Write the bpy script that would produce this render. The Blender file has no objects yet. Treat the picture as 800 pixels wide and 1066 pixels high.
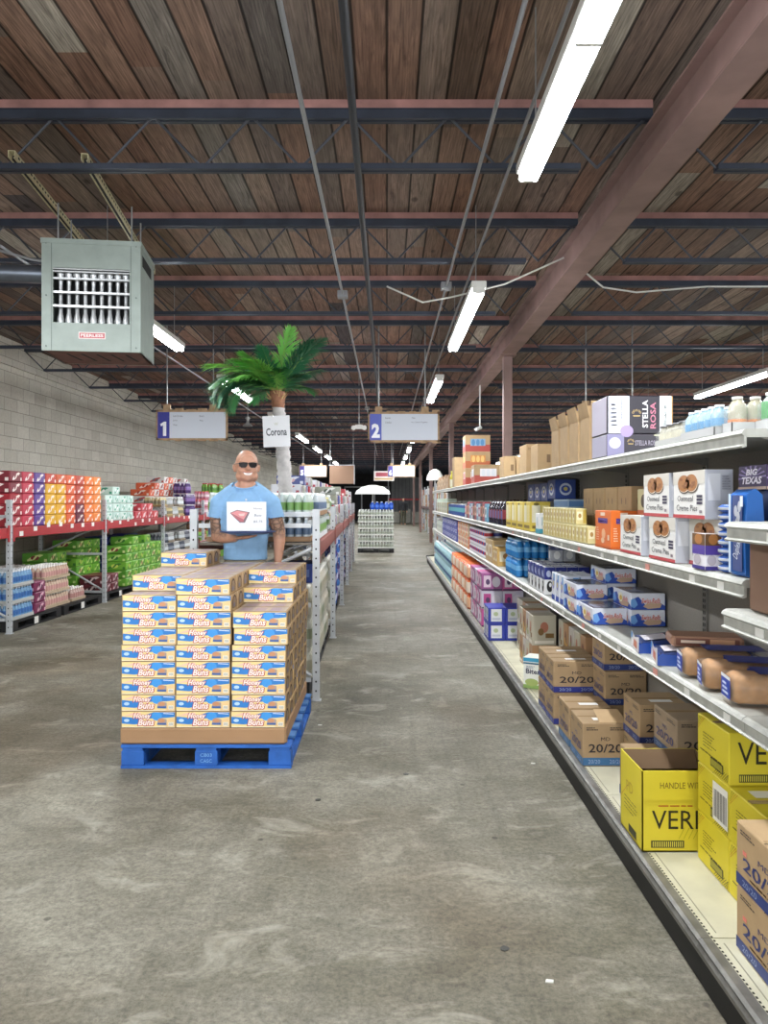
import bpy, bmesh, math, random
from mathutils import Vector, Matrix
random.seed(7)
PI = math.pi
SC = bpy.context.scene
COL = SC.collection

# ------------------------------------------------------------------ camera
H = 1.61
FPX = 780.0
cd = bpy.data.cameras.new('camera')
cam = bpy.data.objects.new('camera', cd)
COL.objects.link(cam)
cam.location = (0, 0, H)
cam.rotation_euler = (PI / 2, 0, 0)
cd.sensor_width = 36
cd.lens = 36 * FPX / 1066
cd.shift_x = -3 / 1066
cd.shift_y = -12 / 1066
cd.clip_start = 0.05
cd.clip_end = 300
SC.camera = cam

# ------------------------------------------------------------------ world, exposure
W = bpy.data.worlds.new('world')
SC.world = W
W.use_nodes = True
W.node_tree.nodes['Background'].inputs[0].default_value = (0.93, 0.97, 1.0, 1)
W.node_tree.nodes['Background'].inputs[1].default_value = 0.95
SC.view_settings.view_transform = 'Standard'
SC.view_settings.look = 'None'
SC.view_settings.exposure = 0.50
SC.view_settings.gamma = 1.0
SC.view_settings.use_curve_mapping = False
SC.cycles.use_denoising = True
SC.cycles.max_bounces = 6
SC.cycles.diffuse_bounces = 4
SC.cycles.glossy_bounces = 2
SC.cycles.transmission_bounces = 3
SC.cycles.transparent_max_bounces = 6
SC.cycles.caustics_reflective = False
SC.cycles.caustics_refractive = False
SC.cycles.sample_clamp_indirect = 4

def area(name, loc, rot, sx, sy, power, col=(1, 1, 1)):
    l = bpy.data.lights.new(name, 'AREA')
    l.shape = 'RECTANGLE'
    l.size = sx
    l.size_y = sy
    l.energy = power
    l.color = col
    o = bpy.data.objects.new(name, l)
    COL.objects.link(o)
    o.location = loc
    o.rotation_euler = rot
    return o

# added fill behind the camera, imitating daylight from an unseen shop front
area('rear_fill_light', (0.5, -6.5, 2.0), (PI / 2, 0, 0), 11, 3.2, 420, (0.95, 0.98, 1.0))

# ------------------------------------------------------------------ colour + material helpers
def lin(c):
    def f(v):
        return v / 12.92 if v <= 0.04045 else ((v + 0.055) / 1.055) ** 2.4
    if isinstance(c, str):
        c = c.lstrip('#')
        c = tuple(int(c[i:i + 2], 16) / 255 for i in (0, 2, 4))
    return tuple(f(v) for v in c) + (1,)

_m = {}
def mat(name, color='#808080', rough=0.6, metal=0.0, noise=0.0, nscale=8.0, emit=0.0, alpha=1.0, bump=0.0, trans=0.0, spec=0.5):
    if name in _m:
        return _m[name]
    m = bpy.data.materials.new(name)
    m.use_nodes = True
    nt = m.node_tree
    b = nt.nodes['Principled BSDF']
    c = lin(color)
    b.inputs['Base Color'].default_value = c
    b.inputs['Roughness'].default_value = rough
    b.inputs['Metallic'].default_value = metal
    b.inputs['Specular IOR Level'].default_value = spec
    if trans:
        b.inputs['Transmission Weight'].default_value = trans
        b.inputs['IOR'].default_value = 1.33
    if alpha < 1:
        b.inputs['Alpha'].default_value = alpha
    if emit:
        b.inputs['Emission Color'].default_value = c
        b.inputs['Emission Strength'].default_value = emit
    if noise or bump:
        tc = nt.nodes.new('ShaderNodeTexCoord')
        n = nt.nodes.new('ShaderNodeTexNoise')
        n.inputs['Scale'].default_value = nscale
        n.inputs['Detail'].default_value = 5
        nt.links.new(tc.outputs['Object'], n.inputs['Vector'])
        if noise:
            r = nt.nodes.new('ShaderNodeValToRGB')
            r.color_ramp.elements[0].position = 0.3
            r.color_ramp.elements[1].position = 0.7
            r.color_ramp.elements[0].color = tuple(v * (1 - noise) for v in c[:3]) + (1,)
            r.color_ramp.elements[1].color = tuple(min(1, v * (1 + noise)) for v in c[:3]) + (1,)
            nt.links.new(n.outputs['Fac'], r.inputs['Fac'])
            nt.links.new(r.outputs['Color'], b.inputs['Base Color'])
        if bump:
            bp = nt.nodes.new('ShaderNodeBump')
            bp.inputs['Strength'].default_value = bump
            bp.inputs['Distance'].default_value = 0.01
            nt.links.new(n.outputs['Fac'], bp.inputs['Height'])
            nt.links.new(bp.outputs['Normal'], b.inputs['Normal'])
    _m[name] = m
    return m

def C(hexcol, rough=0.45):
    """printed colour"""
    return mat('print_' + hexcol.strip('#') + ('' if rough == 0.45 else '_%d' % int(rough * 100)), hexcol, rough)

# ------------------------------------------------------------------ mesh builder
_txt = {}
def text_geo(s, shear=0.0, bold=0.0):
    k = (s, shear, bold)
    if k in _txt:
        return _txt[k]
    cu = bpy.data.curves.new('t', 'FONT')
    cu.body = s
    cu.size = 1.0
    cu.align_x = 'CENTER'
    cu.align_y = 'CENTER'
    cu.shear = shear
    cu.offset = bold
    cu.resolution_u = 2
    cu.fill_mode = 'FRONT'
    o = bpy.data.objects.new('t', cu)
    COL.objects.link(o)
    dg = bpy.context.evaluated_depsgraph_get()
    me = bpy.data.meshes.new_from_object(o.evaluated_get(dg))
    vs = [v.co.copy() for v in me.vertices]
    fs = [tuple(p.vertices) for p in me.polygons if abs(p.normal.z) > 0.5 or True]
    bpy.data.objects.remove(o)
    bpy.data.curves.remove(cu)
    bpy.data.meshes.remove(me)
    if vs:
        x0 = min(v.x for v in vs); x1 = max(v.x for v in vs)
        y0 = min(v.y for v in vs); y1 = max(v.y for v in vs)
    else:
        x0 = x1 = y0 = y1 = 0
    _txt[k] = (vs, fs, x0, x1, y0, y1)
    return _txt[k]

class MB:
    def __init__(s):
        s.v = []; s.f = []; s.mi = []; s.mats = []; s.sm = []
    def m(s, mt):
        if mt not in s.mats:
            s.mats.append(mt)
        return s.mats.index(mt)
    def add(s, vs, fs, mt, smooth=False):
        b = len(s.v); i = s.m(mt)
        s.v += [tuple(v) for v in vs]
        for f in fs:
            s.f.append(tuple(b + k for k in f)); s.mi.append(i); s.sm.append(smooth)
    def box(s, x0, x1, y0, y1, z0, z1, mt, M=None):
        vs = [(x0, y0, z0), (x1, y0, z0), (x1, y1, z0), (x0, y1, z0), (x0, y0, z1), (x1, y0, z1), (x1, y1, z1), (x0, y1, z1)]
        if M is not None:
            vs = [M @ Vector(v) for v in vs]
        s.add(vs, [(0, 3, 2, 1), (4, 5, 6, 7), (0, 1, 5, 4), (1, 2, 6, 5), (2, 3, 7, 6), (3, 0, 4, 7)], mt)
        return s
    def cbox(s, x0, x1, y0, y1, z0, z1, mt, r=0.004):
        """box with chamfered vertical edges and a small top/bottom chamfer"""
        def ring(z, k):
            a, b, c, d = x0 + k, x1 - k, y0 + k, y1 - k
            q = r
            return [(a + q, c, z), (b - q, c, z), (b, c + q, z), (b, d - q, z), (b - q, d, z), (a + q, d, z), (a, d - q, z), (a, c + q, z)]
        rings = [ring(z0, r * .7), ring(z0 + r, 0), ring(z1 - r, 0), ring(z1, r * .7)]
        vs = sum(rings, [])
        fs = [tuple(reversed(range(8))), tuple(range(24, 32))]
        for k in range(3):
            for i in range(8):
                j = (i + 1) % 8
                fs.append((k * 8 + i, k * 8 + j, k * 8 + 8 + j, k * 8 + 8 + i))
        s.add(vs, fs, mt)
        return s
    def tube(s, p0, p1, r, mt, n=10, r1=None, caps=True):
        p0 = Vector(p0); p1 = Vector(p1)
        r1 = r if r1 is None else r1
        d = (p1 - p0).normalized()
        a = d.orthogonal().normalized(); b = d.cross(a)
        vs = []
        for p, rr in ((p0, r), (p1, r1)):
            for i in range(n):
                t = 2 * PI * i / n
                vs.append(p + a * rr * math.cos(t) + b * rr * math.sin(t))
        fs = [(i, (i + 1) % n, n + (i + 1) % n, n + i) for i in range(n)]
        s.add(vs, fs, mt, True)
        if caps:
            s.add(vs, [tuple(reversed(range(n))), tuple(range(n, 2 * n))], mt)
        return s
    def path(s, pts, r, mt, n=8):
        pts = [Vector(p) for p in pts]
        rr = r if isinstance(r, (list, tuple)) else [r] * len(pts)
        vs = []
        a = None
        for i, p in enumerate(pts):
            d = (pts[min(i + 1, len(pts) - 1)] - pts[max(i - 1, 0)]).normalized()
            if a is None:
                a = d.orthogonal().normalized()
            a = (a - d * a.dot(d)).normalized()
            b = d.cross(a)
            for k in range(n):
                t = 2 * PI * k / n
                vs.append(p + a * rr[i] * math.cos(t) + b * rr[i] * math.sin(t))
        fs = []
        for i in range(len(pts) - 1):
            for k in range(n):
                fs.append((i * n + k, i * n + (k + 1) % n, i * n + n + (k + 1) % n, i * n + n + k))
        s.add(vs, fs, mt, True)
        s.add(vs, [tuple(reversed(range(n))), tuple(range(len(vs) - n, len(vs)))], mt)
        return s
    def lathe(s, prof, mt, n=14, c=(0, 0, 0), sx=1, sy=1, smooth=True):
        vs = []; fs = []
        for (r, z) in prof:
            for i in range(n):
                t = 2 * PI * i / n
                vs.append((c[0] + r * math.cos(t) * sx, c[1] + r * math.sin(t) * sy, c[2] + z))
        for k in range(len(prof) - 1):
            for i in range(n):
                j = (i + 1) % n
                fs.append((k * n + i, k * n + j, k * n + n + j, k * n + n + i))
        s.add(vs, fs, mt, smooth)
        if prof[0][0] > 1e-5:
            s.add(vs[:n], [tuple(reversed(range(n)))], mt)
        if prof[-1][0] > 1e-5:
            s.add(vs[-n:], [tuple(range(n))], mt)
        return s
    def prism(s, poly, mt, axis='y', a=0, b=1, smooth=False):
        """poly of (u,v) extruded along axis from a to b"""
        def P(u, v, w):
            return {'y': (u, w, v), 'x': (w, u, v), 'z': (u, v, w)}[axis]
        n = len(poly)
        vs = [P(u, v, a) for u, v in poly] + [P(u, v, b) for u, v in poly]
        s.add(vs, [tuple(range(n)), tuple(reversed(range(n, 2 * n)))], mt)
        s.add(vs, [(i, n + i, n + (i + 1) % n, (i + 1) % n) for i in range(n)], mt, smooth)
        return s
    def poly3(s, pts, mt):
        s.add(pts, [tuple(range(len(pts)))], mt); return s
    def text(s, st, o, U, V, size, mt, shear=0, bold=0, maxw=None, rot=0, fit=None):
        vs, fs, x0, x1, y0, y1 = text_geo(st, shear, bold)
        if not vs:
            return s
        cx, cy = (x0 + x1) / 2, (y0 + y1) / 2
        k = size / max(1e-6, (y1 - y0)) if fit == 'h' else size
        kx = k
        if maxw and (x1 - x0) * k > maxw:
            kx = maxw / (x1 - x0)
        if fit == 'h' and maxw:
            kx = maxw / (x1 - x0)
        o = Vector(o); U = Vector(U); V = Vector(V)
        if rot:
            U, V = U * math.cos(rot) + V * math.sin(rot), V * math.cos(rot) - U * math.sin(rot)
        s.add([o + U * (v.x - cx) * kx + V * (v.y - cy) * k for v in vs], fs, mt)
        return s
    def mesh(s, name):
        me = bpy.data.meshes.new(name)
        me.from_pydata(s.v, [], s.f)
        for mt in s.mats:
            me.materials.append(mt)
        me.polygons.foreach_set('material_index', s.mi)
        me.polygons.foreach_set('use_smooth', s.sm)
        me.validate()
        me.update()
        return me

# ------------------------------------------------------------------ object helpers
def obj(name, mb, parent=None, loc=(0, 0, 0), rz=0.0):
    me = mb.mesh(name) if isinstance(mb, MB) else mb
    o = bpy.data.objects.new(name, me)
    COL.objects.link(o)
    o.location = loc
    o.rotation_euler = (0, 0, rz)
    if parent:
        o.parent = parent
    return o
def struct(name, mb, **k):
    o = obj(name, mb, **k)
    o['kind'] = 'structure'
    return o
def tag(o, label, cat, group=None):
    o['label'] = label
    o['category'] = cat
    if group:
        o['group'] = group
    return o
def thing(name, label, cat, loc=(0, 0, 0), rz=0.0, group=None):
    o = bpy.data.objects.new(name, None)
    COL.objects.link(o)
    o.empty_display_size = 0.1
    o.location = loc
    o.rotation_euler = (0, 0, rz)
    return tag(o, label, cat, group)
def dup(o, loc, label=None, rz=None, group=None, parent=None):
    c = o.copy()
    COL.objects.link(c)
    if parent is not None:
        c.parent = parent
    if loc is not None:
        c.location = loc
    if rz is not None:
        c.rotation_euler = (0, 0, rz)
    if label:
        c['label'] = label
    if group:
        c['group'] = group
    for ch in KIDS.get(o.name, []) or [x for x in o.children]:
        d = ch.copy(); COL.objects.link(d); d.parent = c
        for g in ch.children:
            e = g.copy(); COL.objects.link(e); e.parent = d
    return c
KIDS = {}
ORD = ['first', 'second', 'third', 'fourth', 'fifth', 'sixth', 'seventh', 'eighth', 'ninth', 'tenth', 'eleventh', 'twelfth', 'thirteenth', 'fourteenth', 'fifteenth', 'sixteenth', 'seventeenth', 'eighteenth', 'nineteenth', 'twentieth']
for _t in ('twenty', 'thirty', 'forty'):
    ORD += [_t + '-' + q for q in ORD[:9]] + [{'twenty': 'thirtieth', 'thirty': 'fortieth', 'forty': 'fiftieth'}[_t]]
def X_(x, Y):
    return (x - 403) / FPX * Y
def Z_(y, Y):
    return H - (y - 521) / FPX * Y
EPS = 0.0012

# face frames on a box of w,d,h centred in x,y with its base at z=0
def frame(face, w, d, h):
    if face == 'S':
        return Vector((-w / 2, -d / 2 - EPS, 0)), Vector((1, 0, 0)), Vector((0, 0, 1)), w, h
    if face == 'N':
        return Vector((w / 2, d / 2 + EPS, 0)), Vector((-1, 0, 0)), Vector((0, 0, 1)), w, h
    if face == 'W':
        return Vector((-w / 2 - EPS, d / 2, 0)), Vector((0, -1, 0)), Vector((0, 0, 1)), d, h
    if face == 'E':
        return Vector((w / 2 + EPS, -d / 2, 0)), Vector((0, 1, 0)), Vector((0, 0, 1)), d, h
    return Vector((-w / 2, -d / 2, h + EPS)), Vector((1, 0, 0)), Vector((0, 1, 0)), w, d

def decal(mb, dims, face, kind, *a, lift=0.0, **k):
    """print on a face: rect(u0,v0,u1,v1,mat) ell(u,v,ru,rv,mat) poly([(u,v)..],mat) text(str,u,v,height_frac,mat)  - u,v in 0..1"""
    o, U, V, fw, fh = frame(face, *dims)
    N = U.cross(V)
    o = o + N * lift
    P = lambda u, v: o + U * (u * fw) + V * (v * fh)
    if kind == 'rect':
        u0, v0, u1, v1, mt = a
        mb.poly3([P(u0, v0), P(u1, v0), P(u1, v1), P(u0, v1)], mt)
    elif kind == 'ell':
        u, v, ru, rv, mt = a
        n = k.get('n', 18)
        mb.poly3([P(u + ru * math.cos(2 * PI * i / n), v + rv * math.sin(2 * PI * i / n)) for i in range(n)], mt)
    elif kind == 'poly':
        pts, mt = a
        mb.poly3([P(u, v) for u, v in pts], mt)
    elif kind == 'text':
        st, u, v, sz, mt = a
        mw = k.get('maxw')
        mb.text(st, P(u, v), U, V, sz * fh, mt, shear=k.get('shear', 0), bold=k.get('bold', 0), maxw=mw * fw if mw else None, rot=k.get('rot', 0), fit=k.get('fit', 'h'))
    return mb
# ================================================================== STRUCTURE
ZC = H + 2.5          # underside of the roof deck
XL, XR, YF, YB = -5.85, 13.0, -4.0, 58.0
XRk = -4.55           # front of the left rack

def nodes(m):
    nt = m.node_tree
    return nt, nt.nodes['Principled BSDF'], nt.links, lambda t, **k: _mk(nt, t, **k)
def _mk(nt, t, **k):
    n = nt.nodes.new(t)
    for a, b in k.items():
        setattr(n, a, b)
    return n
def mathn(nt, op, a, b=None):
    n = nt.nodes.new('ShaderNodeMath'); n.operation = op
    for i, v in enumerate((a, b)):
        if v is None: continue
        if isinstance(v, (int, float)): n.inputs[i].default_value = v
        else: nt.links.new(v, n.inputs[i])
    return n.outputs[0]
def ramp(nt, fac, stops):
    r = nt.nodes.new('ShaderNodeValToRGB')
    e = r.color_ramp.elements
    while len(e) < len(stops): e.new(0.5)
    for i, (p, c) in enumerate(stops):
        e[i].position = p; e[i].color = lin(c) if isinstance(c, str) else (c, c, c, 1)
    nt.links.new(fac, r.inputs['Fac'])
    return r.outputs['Color']
def mix(nt, mode, fac, a, b):
    n = nt.nodes.new('ShaderNodeMix'); n.data_type = 'RGBA'; n.blend_type = mode
    if isinstance(fac, (int, float)): n.inputs[0].default_value = fac
    else: nt.links.new(fac, n.inputs[0])
    for i, v in ((6, a), (7, b)):
        if isinstance(v, tuple): n.inputs[i].default_value = v
        else: nt.links.new(v, n.inputs[i])
    return n.outputs[2]
def noise(nt, vec, scale, detail=5, rough=0.55, dist=0.0):
    n = nt.nodes.new('ShaderNodeTexNoise')
    n.inputs['Scale'].default_value = scale; n.inputs['Detail'].default_value = detail
    n.inputs['Roughness'].default_value = rough; n.inputs['Distortion'].default_value = dist
    nt.links.new(vec, n.inputs['Vector'])
    return n.outputs['Fac']
def coords(nt):
    tc = nt.nodes.new('ShaderNodeTexCoord')
    s = nt.nodes.new('ShaderNodeSeparateXYZ')
    nt.links.new(tc.outputs['Object'], s.inputs[0])
    return tc.outputs['Object'], s.outputs[0], s.outputs[1], s.outputs[2]
def comb(nt, x, y, z=0.0):
    c = nt.nodes.new('ShaderNodeCombineXYZ')
    for i, v in enumerate((x, y, z)):
        if isinstance(v, (int, float)): c.inputs[i].default_value = v
        else: nt.links.new(v, c.inputs[i])
    return c.outputs[0]
def bump(nt, b, h, strength=0.3, dist=0.01):
    n = nt.nodes.new('ShaderNodeBump'); n.inputs['Strength'].default_value = strength; n.inputs['Distance'].default_value = dist
    nt.links.new(h, n.inputs['Height']); nt.links.new(n.outputs[0], b.inputs['Normal'])

def concrete_floor():
    m = mat('worn_concrete', '#8a8678', 0.42); nt = m.node_tree; b = nt.nodes['Principled BSDF']
    v, x, y, z = coords(nt)
    n1 = noise(nt, v, 0.9, 8, 0.62, 0.3)
    col = ramp(nt, n1, [(0.28, '#5f5b4c'), (0.42, '#7b7767'), (0.56, '#949082'), (0.72, '#b3af9f')])
    # fine speckle
    n2 = noise(nt, v, 42, 8, 0.85)
    col = mix(nt, 'MULTIPLY', 0.8, col, ramp(nt, n2, [(0.36, 0.34), (0.6, 1.12)]))
    n5 = noise(nt, comb(nt, x, mathn(nt, 'MULTIPLY', y, 1.7)), 7, 7, 0.72, 0.5)
    col = mix(nt, 'MULTIPLY', 0.55, col, ramp(nt, n5, [(0.36, 0.58), (0.62, 1.05)]))
    # pale scuffs stretched across the aisle
    sv = comb(nt, mathn(nt, 'MULTIPLY', x, 1.6), mathn(nt, 'MULTIPLY', y, 2.4))
    n3 = noise(nt, sv, 1.5, 9, 0.68, 0.8)
    col = mix(nt, 'MIX', mathn(nt, 'MULTIPLY', ramp(nt, n3, [(0.54, 0.0), (0.72, 1.0)]), 0.6), col, lin('#c3c0b2'))
    n6 = noise(nt, v, 0.5, 3)
    col = mix(nt, 'MULTIPLY', ramp(nt, n6, [(0.5, 0.0), (0.62, 0.5)]), col, lin('#c4b096'))
    # long faint wheel tracks down the aisle
    wv = comb(nt, mathn(nt, 'MULTIPLY', x, 7.0), mathn(nt, 'MULTIPLY', y, 0.35))
    n4 = noise(nt, wv, 2.0, 3, 0.5)
    col = mix(nt, 'MULTIPLY', 0.5, col, ramp(nt, n4, [(0.3, 0.75), (0.45, 1.0)]))
    # small dark stains
    vo = nt.nodes.new('ShaderNodeTexVoronoi'); vo.inputs['Scale'].default_value = 2.6; nt.links.new(v, vo.inputs['Vector'])
    st = ramp(nt, vo.outputs['Distance'], [(0.028, 0.35), (0.045, 1.0)])
    col = mix(nt, 'MULTIPLY', 0.8, col, st)
    nt.links.new(col, b.inputs['Base Color'])
    nt.links.new(mathn(nt, 'ADD', mathn(nt, 'MULTIPLY', n1, 0.3), 0.45), b.inputs['Roughness'])
    b.inputs['Specular IOR Level'].default_value = 0.25
    bump(nt, b, n2, 0.3, 0.006)
    return m

def block_wall():
    m = mat('painted_block', '#9a978a', 0.85); nt = m.node_tree; b = nt.nodes['Principled BSDF']
    v, x, y, z = coords(nt)
    bv = comb(nt, mathn(nt, 'ADD', x, y), z)
    br = nt.nodes.new('ShaderNodeTexBrick')
    br.inputs['Scale'].default_value = 1; br.inputs['Brick Width'].default_value = 0.4; br.inputs['Row Height'].default_value = 0.2
    br.inputs['Mortar Size'].default_value = 0.006; br.inputs['Mortar Smooth'].default_value = 0.3; br.inputs['Bias'].default_value = 0
    br.inputs['Color1'].default_value = lin('#d6d3c6'); br.inputs['Color2'].default_value = lin('#c6c3b5'); br.inputs['Mortar'].default_value = lin('#99968a')
    nt.links.new(bv, br.inputs['Vector'])
    n1 = noise(nt, v, 30, 5, 0.75); n2 = noise(nt, v, 1.1, 4)
    col = mix(nt, 'MULTIPLY', 0.5, br.outputs['Color'], ramp(nt, n1, [(0.3, 0.6), (0.62, 1.0)]))
    col = mix(nt, 'MULTIPLY', 0.5, col, ramp(nt, n2, [(0.3, 0.7), (0.7, 1.0)]))
    nt.links.new(col, b.inputs['Base Color'])
    bump(nt, b, mathn(nt, 'SUBTRACT', n1, mathn(nt, 'MULTIPLY', br.outputs['Fac'], 1.5)), 0.35, 0.008)
    return m

def deck_boards():
    m = mat('roof_deck_boards', '#6a5044', 0.75); nt = m.node_tree; b = nt.nodes['Principled BSDF']
    v, x, y, z = coords(nt)
    bx = mathn(nt, 'DIVIDE', x, 0.185)
    idx = mathn(nt, 'FLOOR', bx); fr = mathn(nt, 'FRACT', bx)
    seg = mathn(nt, 'FLOOR', mathn(nt, 'DIVIDE', mathn(nt, 'ADD', y, mathn(nt, 'MULTIPLY', idx, 2.37)), 4.88))
    wn = nt.nodes.new('ShaderNodeTexWhiteNoise'); wn.noise_dimensions = '3D'
    nt.links.new(comb(nt, idx, seg, 3.3), wn.inputs['Vector'])
    base = ramp(nt, wn.outputs['Value'], [(0.0, '#6f5c50'), (0.15, '#8e6e5e'), (0.38, '#9a7d6d'), (0.6, '#80726a'), (0.78, '#a89180'), (0.9, '#585050'), (0.96, '#b8afa2')])
    gv = comb(nt, mathn(nt, 'MULTIPLY', x, 16.0), mathn(nt, 'MULTIPLY', y, 1.1), mathn(nt, 'MULTIPLY', idx, 5.3))
    g = noise(nt, gv, 2.2, 7, 0.65, 1.2)
    col = mix(nt, 'MULTIPLY', 0.9, base, ramp(nt, g, [(0.30, 0.30), (0.5, 0.82), (0.68, 1.25)]))
    # growth rings
    wv = nt.nodes.new('ShaderNodeTexWave'); wv.wave_type = 'BANDS'; wv.bands_direction = 'X'
    wv.inputs['Scale'].default_value = 1.3; wv.inputs['Distortion'].default_value = 9; wv.inputs['Detail'].default_value = 1.0; wv.inputs['Detail Scale'].default_value = 0.5
    nt.links.new(comb(nt, mathn(nt, 'MULTIPLY', x, 14.0), mathn(nt, 'MULTIPLY', y, 0.9), mathn(nt, 'MULTIPLY', idx, 3.1)), wv.inputs['Vector'])
    col = mix(nt, 'MULTIPLY', 0.45, col, ramp(nt, wv.outputs['Fac'], [(0.0, 0.55), (0.5, 1.0)]))
    # knots
    vo = nt.nodes.new('ShaderNodeTexVoronoi'); vo.inputs['Scale'].default_value = 1.0
    nt.links.new(comb(nt, mathn(nt, 'MULTIPLY', x, 3.2), mathn(nt, 'MULTIPLY', y, 1.7), idx), vo.inputs['Vector'])
    col = mix(nt, 'MULTIPLY', 0.8, col, ramp(nt, vo.outputs['Distance'], [(0.06, 0.3), (0.11, 1.0)]))
    # big stains
    n2 = noise(nt, v, 0.45, 4, 0.6)
    col = mix(nt, 'MIX', mathn(nt, 'MULTIPLY', ramp(nt, n2, [(0.45, 0.0), (0.7, 1.0)]), 0.45), col, lin('#6f675f'))
    # grooves
    gr = mathn(nt, 'MINIMUM', fr, mathn(nt, 'SUBTRACT', 1.0, fr))
    col = mix(nt, 'MULTIPLY', 0.95, col, ramp(nt, gr, [(0.025, 0.12), (0.06, 1.0)]))
    nt.links.new(col, b.inputs['Base Color'])
    bump(nt, b, mathn(nt, 'ADD', ramp(nt, gr, [(0.0, 0.0), (0.05, 1.0)]), mathn(nt, 'MULTIPLY', g, 0.3)), 0.5, 0.01)
    b.inputs['Specular IOR Level'].default_value = 0.2
    return m

struct('floor', MB().box(XL - .3, XR, YF, YB + .3, -0.15, 0, concrete_floor()))
struct('wall_left', MB().box(XL - .25, XL, YF, YB, 0, ZC, block_wall()))
struct('wall_right', MB().box(XR, XR + .25, YF, YB, 0, ZC, block_wall()))
dkw = mat('dark_back_wall', '#3a3a3d', 0.9, noise=0.25, nscale=2)
struct('wall_back', MB().box(XL - .25, XR + .25, YB, YB + .25, 0, ZC, dkw))
struct('ceiling', MB().box(XL - .3, XR + .3, YF, YB + .3, ZC, ZC + 0.12, deck_boards()))
# bond beam course standing proud at the wall head
struct('trim_1', MB().box(XL, XL + .05, YF, YB, ZC - 0.42, ZC - 0.37, block_wall()).box(XL, XL + .04, YF, YB, ZC - 0.37, ZC - .02, block_wall()))

# steel joists with a red nailer on top, running across
navy = mat('joist_steel', '#353b48', 0.5, 0.3, noise=0.25, nscale=5)
nail = mat('red_nailer', '#9d736d', 0.7, noise=0.3, nscale=6)
rodm = mat('joist_rod', '#4a4d55', 0.5, 0.3)
def joist_mesh(x0, x1, ph):
    b = MB()
    zt, zb = ZC - 0.055, H + 2.07
    for s in (-0.038, 0.008):
        b.box(x0, x1, s, s + 0.03, zt - 0.06, zt, navy)
        b.box(x0 + .35, x1 - .45, s, s + 0.03, zb, zb + 0.035, navy)
    b.box(x0, x1, -0.045, 0.045, zt - 0.004, zt, navy)
    n = int((x1 - x0 - .6) / 0.31)
    pts = []
    for i in range(n + 1):
        x = x0 + 0.35 + i * 0.31
        pts.append((x, 0, (zb + .02) if i % 2 == 0 else zt - .03))
    for p, q in zip(pts, pts[1:]):
        b.tube(p, q, 0.009, rodm, 5, caps=False)
    b.tube((x0 + .02, 0, zt - .03), pts[0], 0.009, rodm, 5, caps=False)
    b.tube(pts[-1], (x1 - .02, 0, zt - .03), 0.010, rodm, 5, caps=False)
    return b.mesh('ceiling_joist')
def nailer_mesh(x0, x1):
    return MB().box(x0, x1, -0.04, 0.04, ZC - 0.055, ZC + 0.002, nail).mesh('nailer')
jl, jr = joist_mesh(XL, 1.66, 0), joist_mesh(1.72, XR, 0)
nl, nr = nailer_mesh(XL, 1.66), nailer_mesh(1.72, XR)
for k in range(-1, 30):
    y = 4.71 + 1.83 * k
    for me, nm in ((jl, nl), (jr, nr)):
        o = obj('ceiling_joist', me, loc=(0, y, 0)); o['kind'] = 'structure'
        n = obj('wood_nailer', nm, o)
# red I-beam girder and its columns
redb = mat('red_oxide_steel', '#8d726c', 0.55, 0.1, noise=0.22, nscale=3, bump=0.1)
gb = MB()
zb = H + 2.03
gb.box(1.59, 1.79, YF, YB, zb, zb + .016, redb).box(1.683, 1.697, YF, YB, zb + .016, zb + .30, redb).box(1.62, 1.76, YF, YB, zb + .30, zb + .315, redb)
gb.box(1.66, 1.72, YF, YB, zb + .315, ZC - .11, redb)
o = struct('ceiling_girder', gb)
for k in range(-0, 5):
    y = 10.5 + 9.1 * k
    cb = MB().cbox(-.062, .062, -.062, .062, 0, zb - .012, redb, 0.012)
    o = struct('steel_column', cb, loc=(1.69, y, 0))
    obj('cap_plate', MB().box(-.11, .11, -.11, .11, zb - .012, zb, redb), o)

# conduits and cables
cond = mat('grey_conduit', '#8d8f92', 0.45, 0.5)
blk = mat('black_cable', '#1d2026', 0.6)
def conduit(x, z, r, m, y0, y1, label, mats=None, boxes=()):
    b = MB().tube((x, y0, z), (x, y1, z), r, m, 8)
    o = tag(obj('ceiling_conduit' if m is cond else 'black_pipe', b), label, 'conduit' if m is cond else 'pipe')
    for yb in boxes:
        obj('junction_box', MB().cbox(x - .05, x + .05, yb - .05, yb + .05, z - .03, z + .035, cond), o)
    return o
conduit(-0.437, H + 2.03, 0.013, cond, -1, 34, 'thin grey conduit running along the ceiling left of the black pipe', boxes=(7.4, 16.5))
conduit(-0.178, H + 2.025, 0.021, blk, -1, 40, 'black pipe running lengthwise under the ceiling joists at mid picture')
conduit(0.565, H + 2.04, 0.012, cond, -1, 34, 'thin grey conduit under the joists ending above aisle sign 2', boxes=(7.15,))
conduit(-3.1, H + 2.04, 0.012, cond, 6, 34, 'thin grey conduit running lengthwise behind the unit heater')
b = MB().path([(0.0, 7.35, H + 2.1), (.35, 7.3, H + 1.93), (.65, 7.2, H + 1.96), (1.1, 7.0, H + 2.02), (1.62, 6.85, H + 2.22)], 0.009, mat('white_cable', '#c9c9c4', .5))
tag(obj('power_cable', b), 'loose white cable sagging from the joist to the red girder', 'cable')
b = MB().path([(1.8, 6.95, H + 2.15), (2.05, 7.1, H + 2.02), (2.4, 7.2, H + 2.0), (3.1, 7.25, H + 2.07), (4.2, 7.28, H + 2.08)], 0.009, _m['white_cable'])
tag(obj('power_cable', b), 'loose white cable sagging to the right of the red girder', 'cable')

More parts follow.
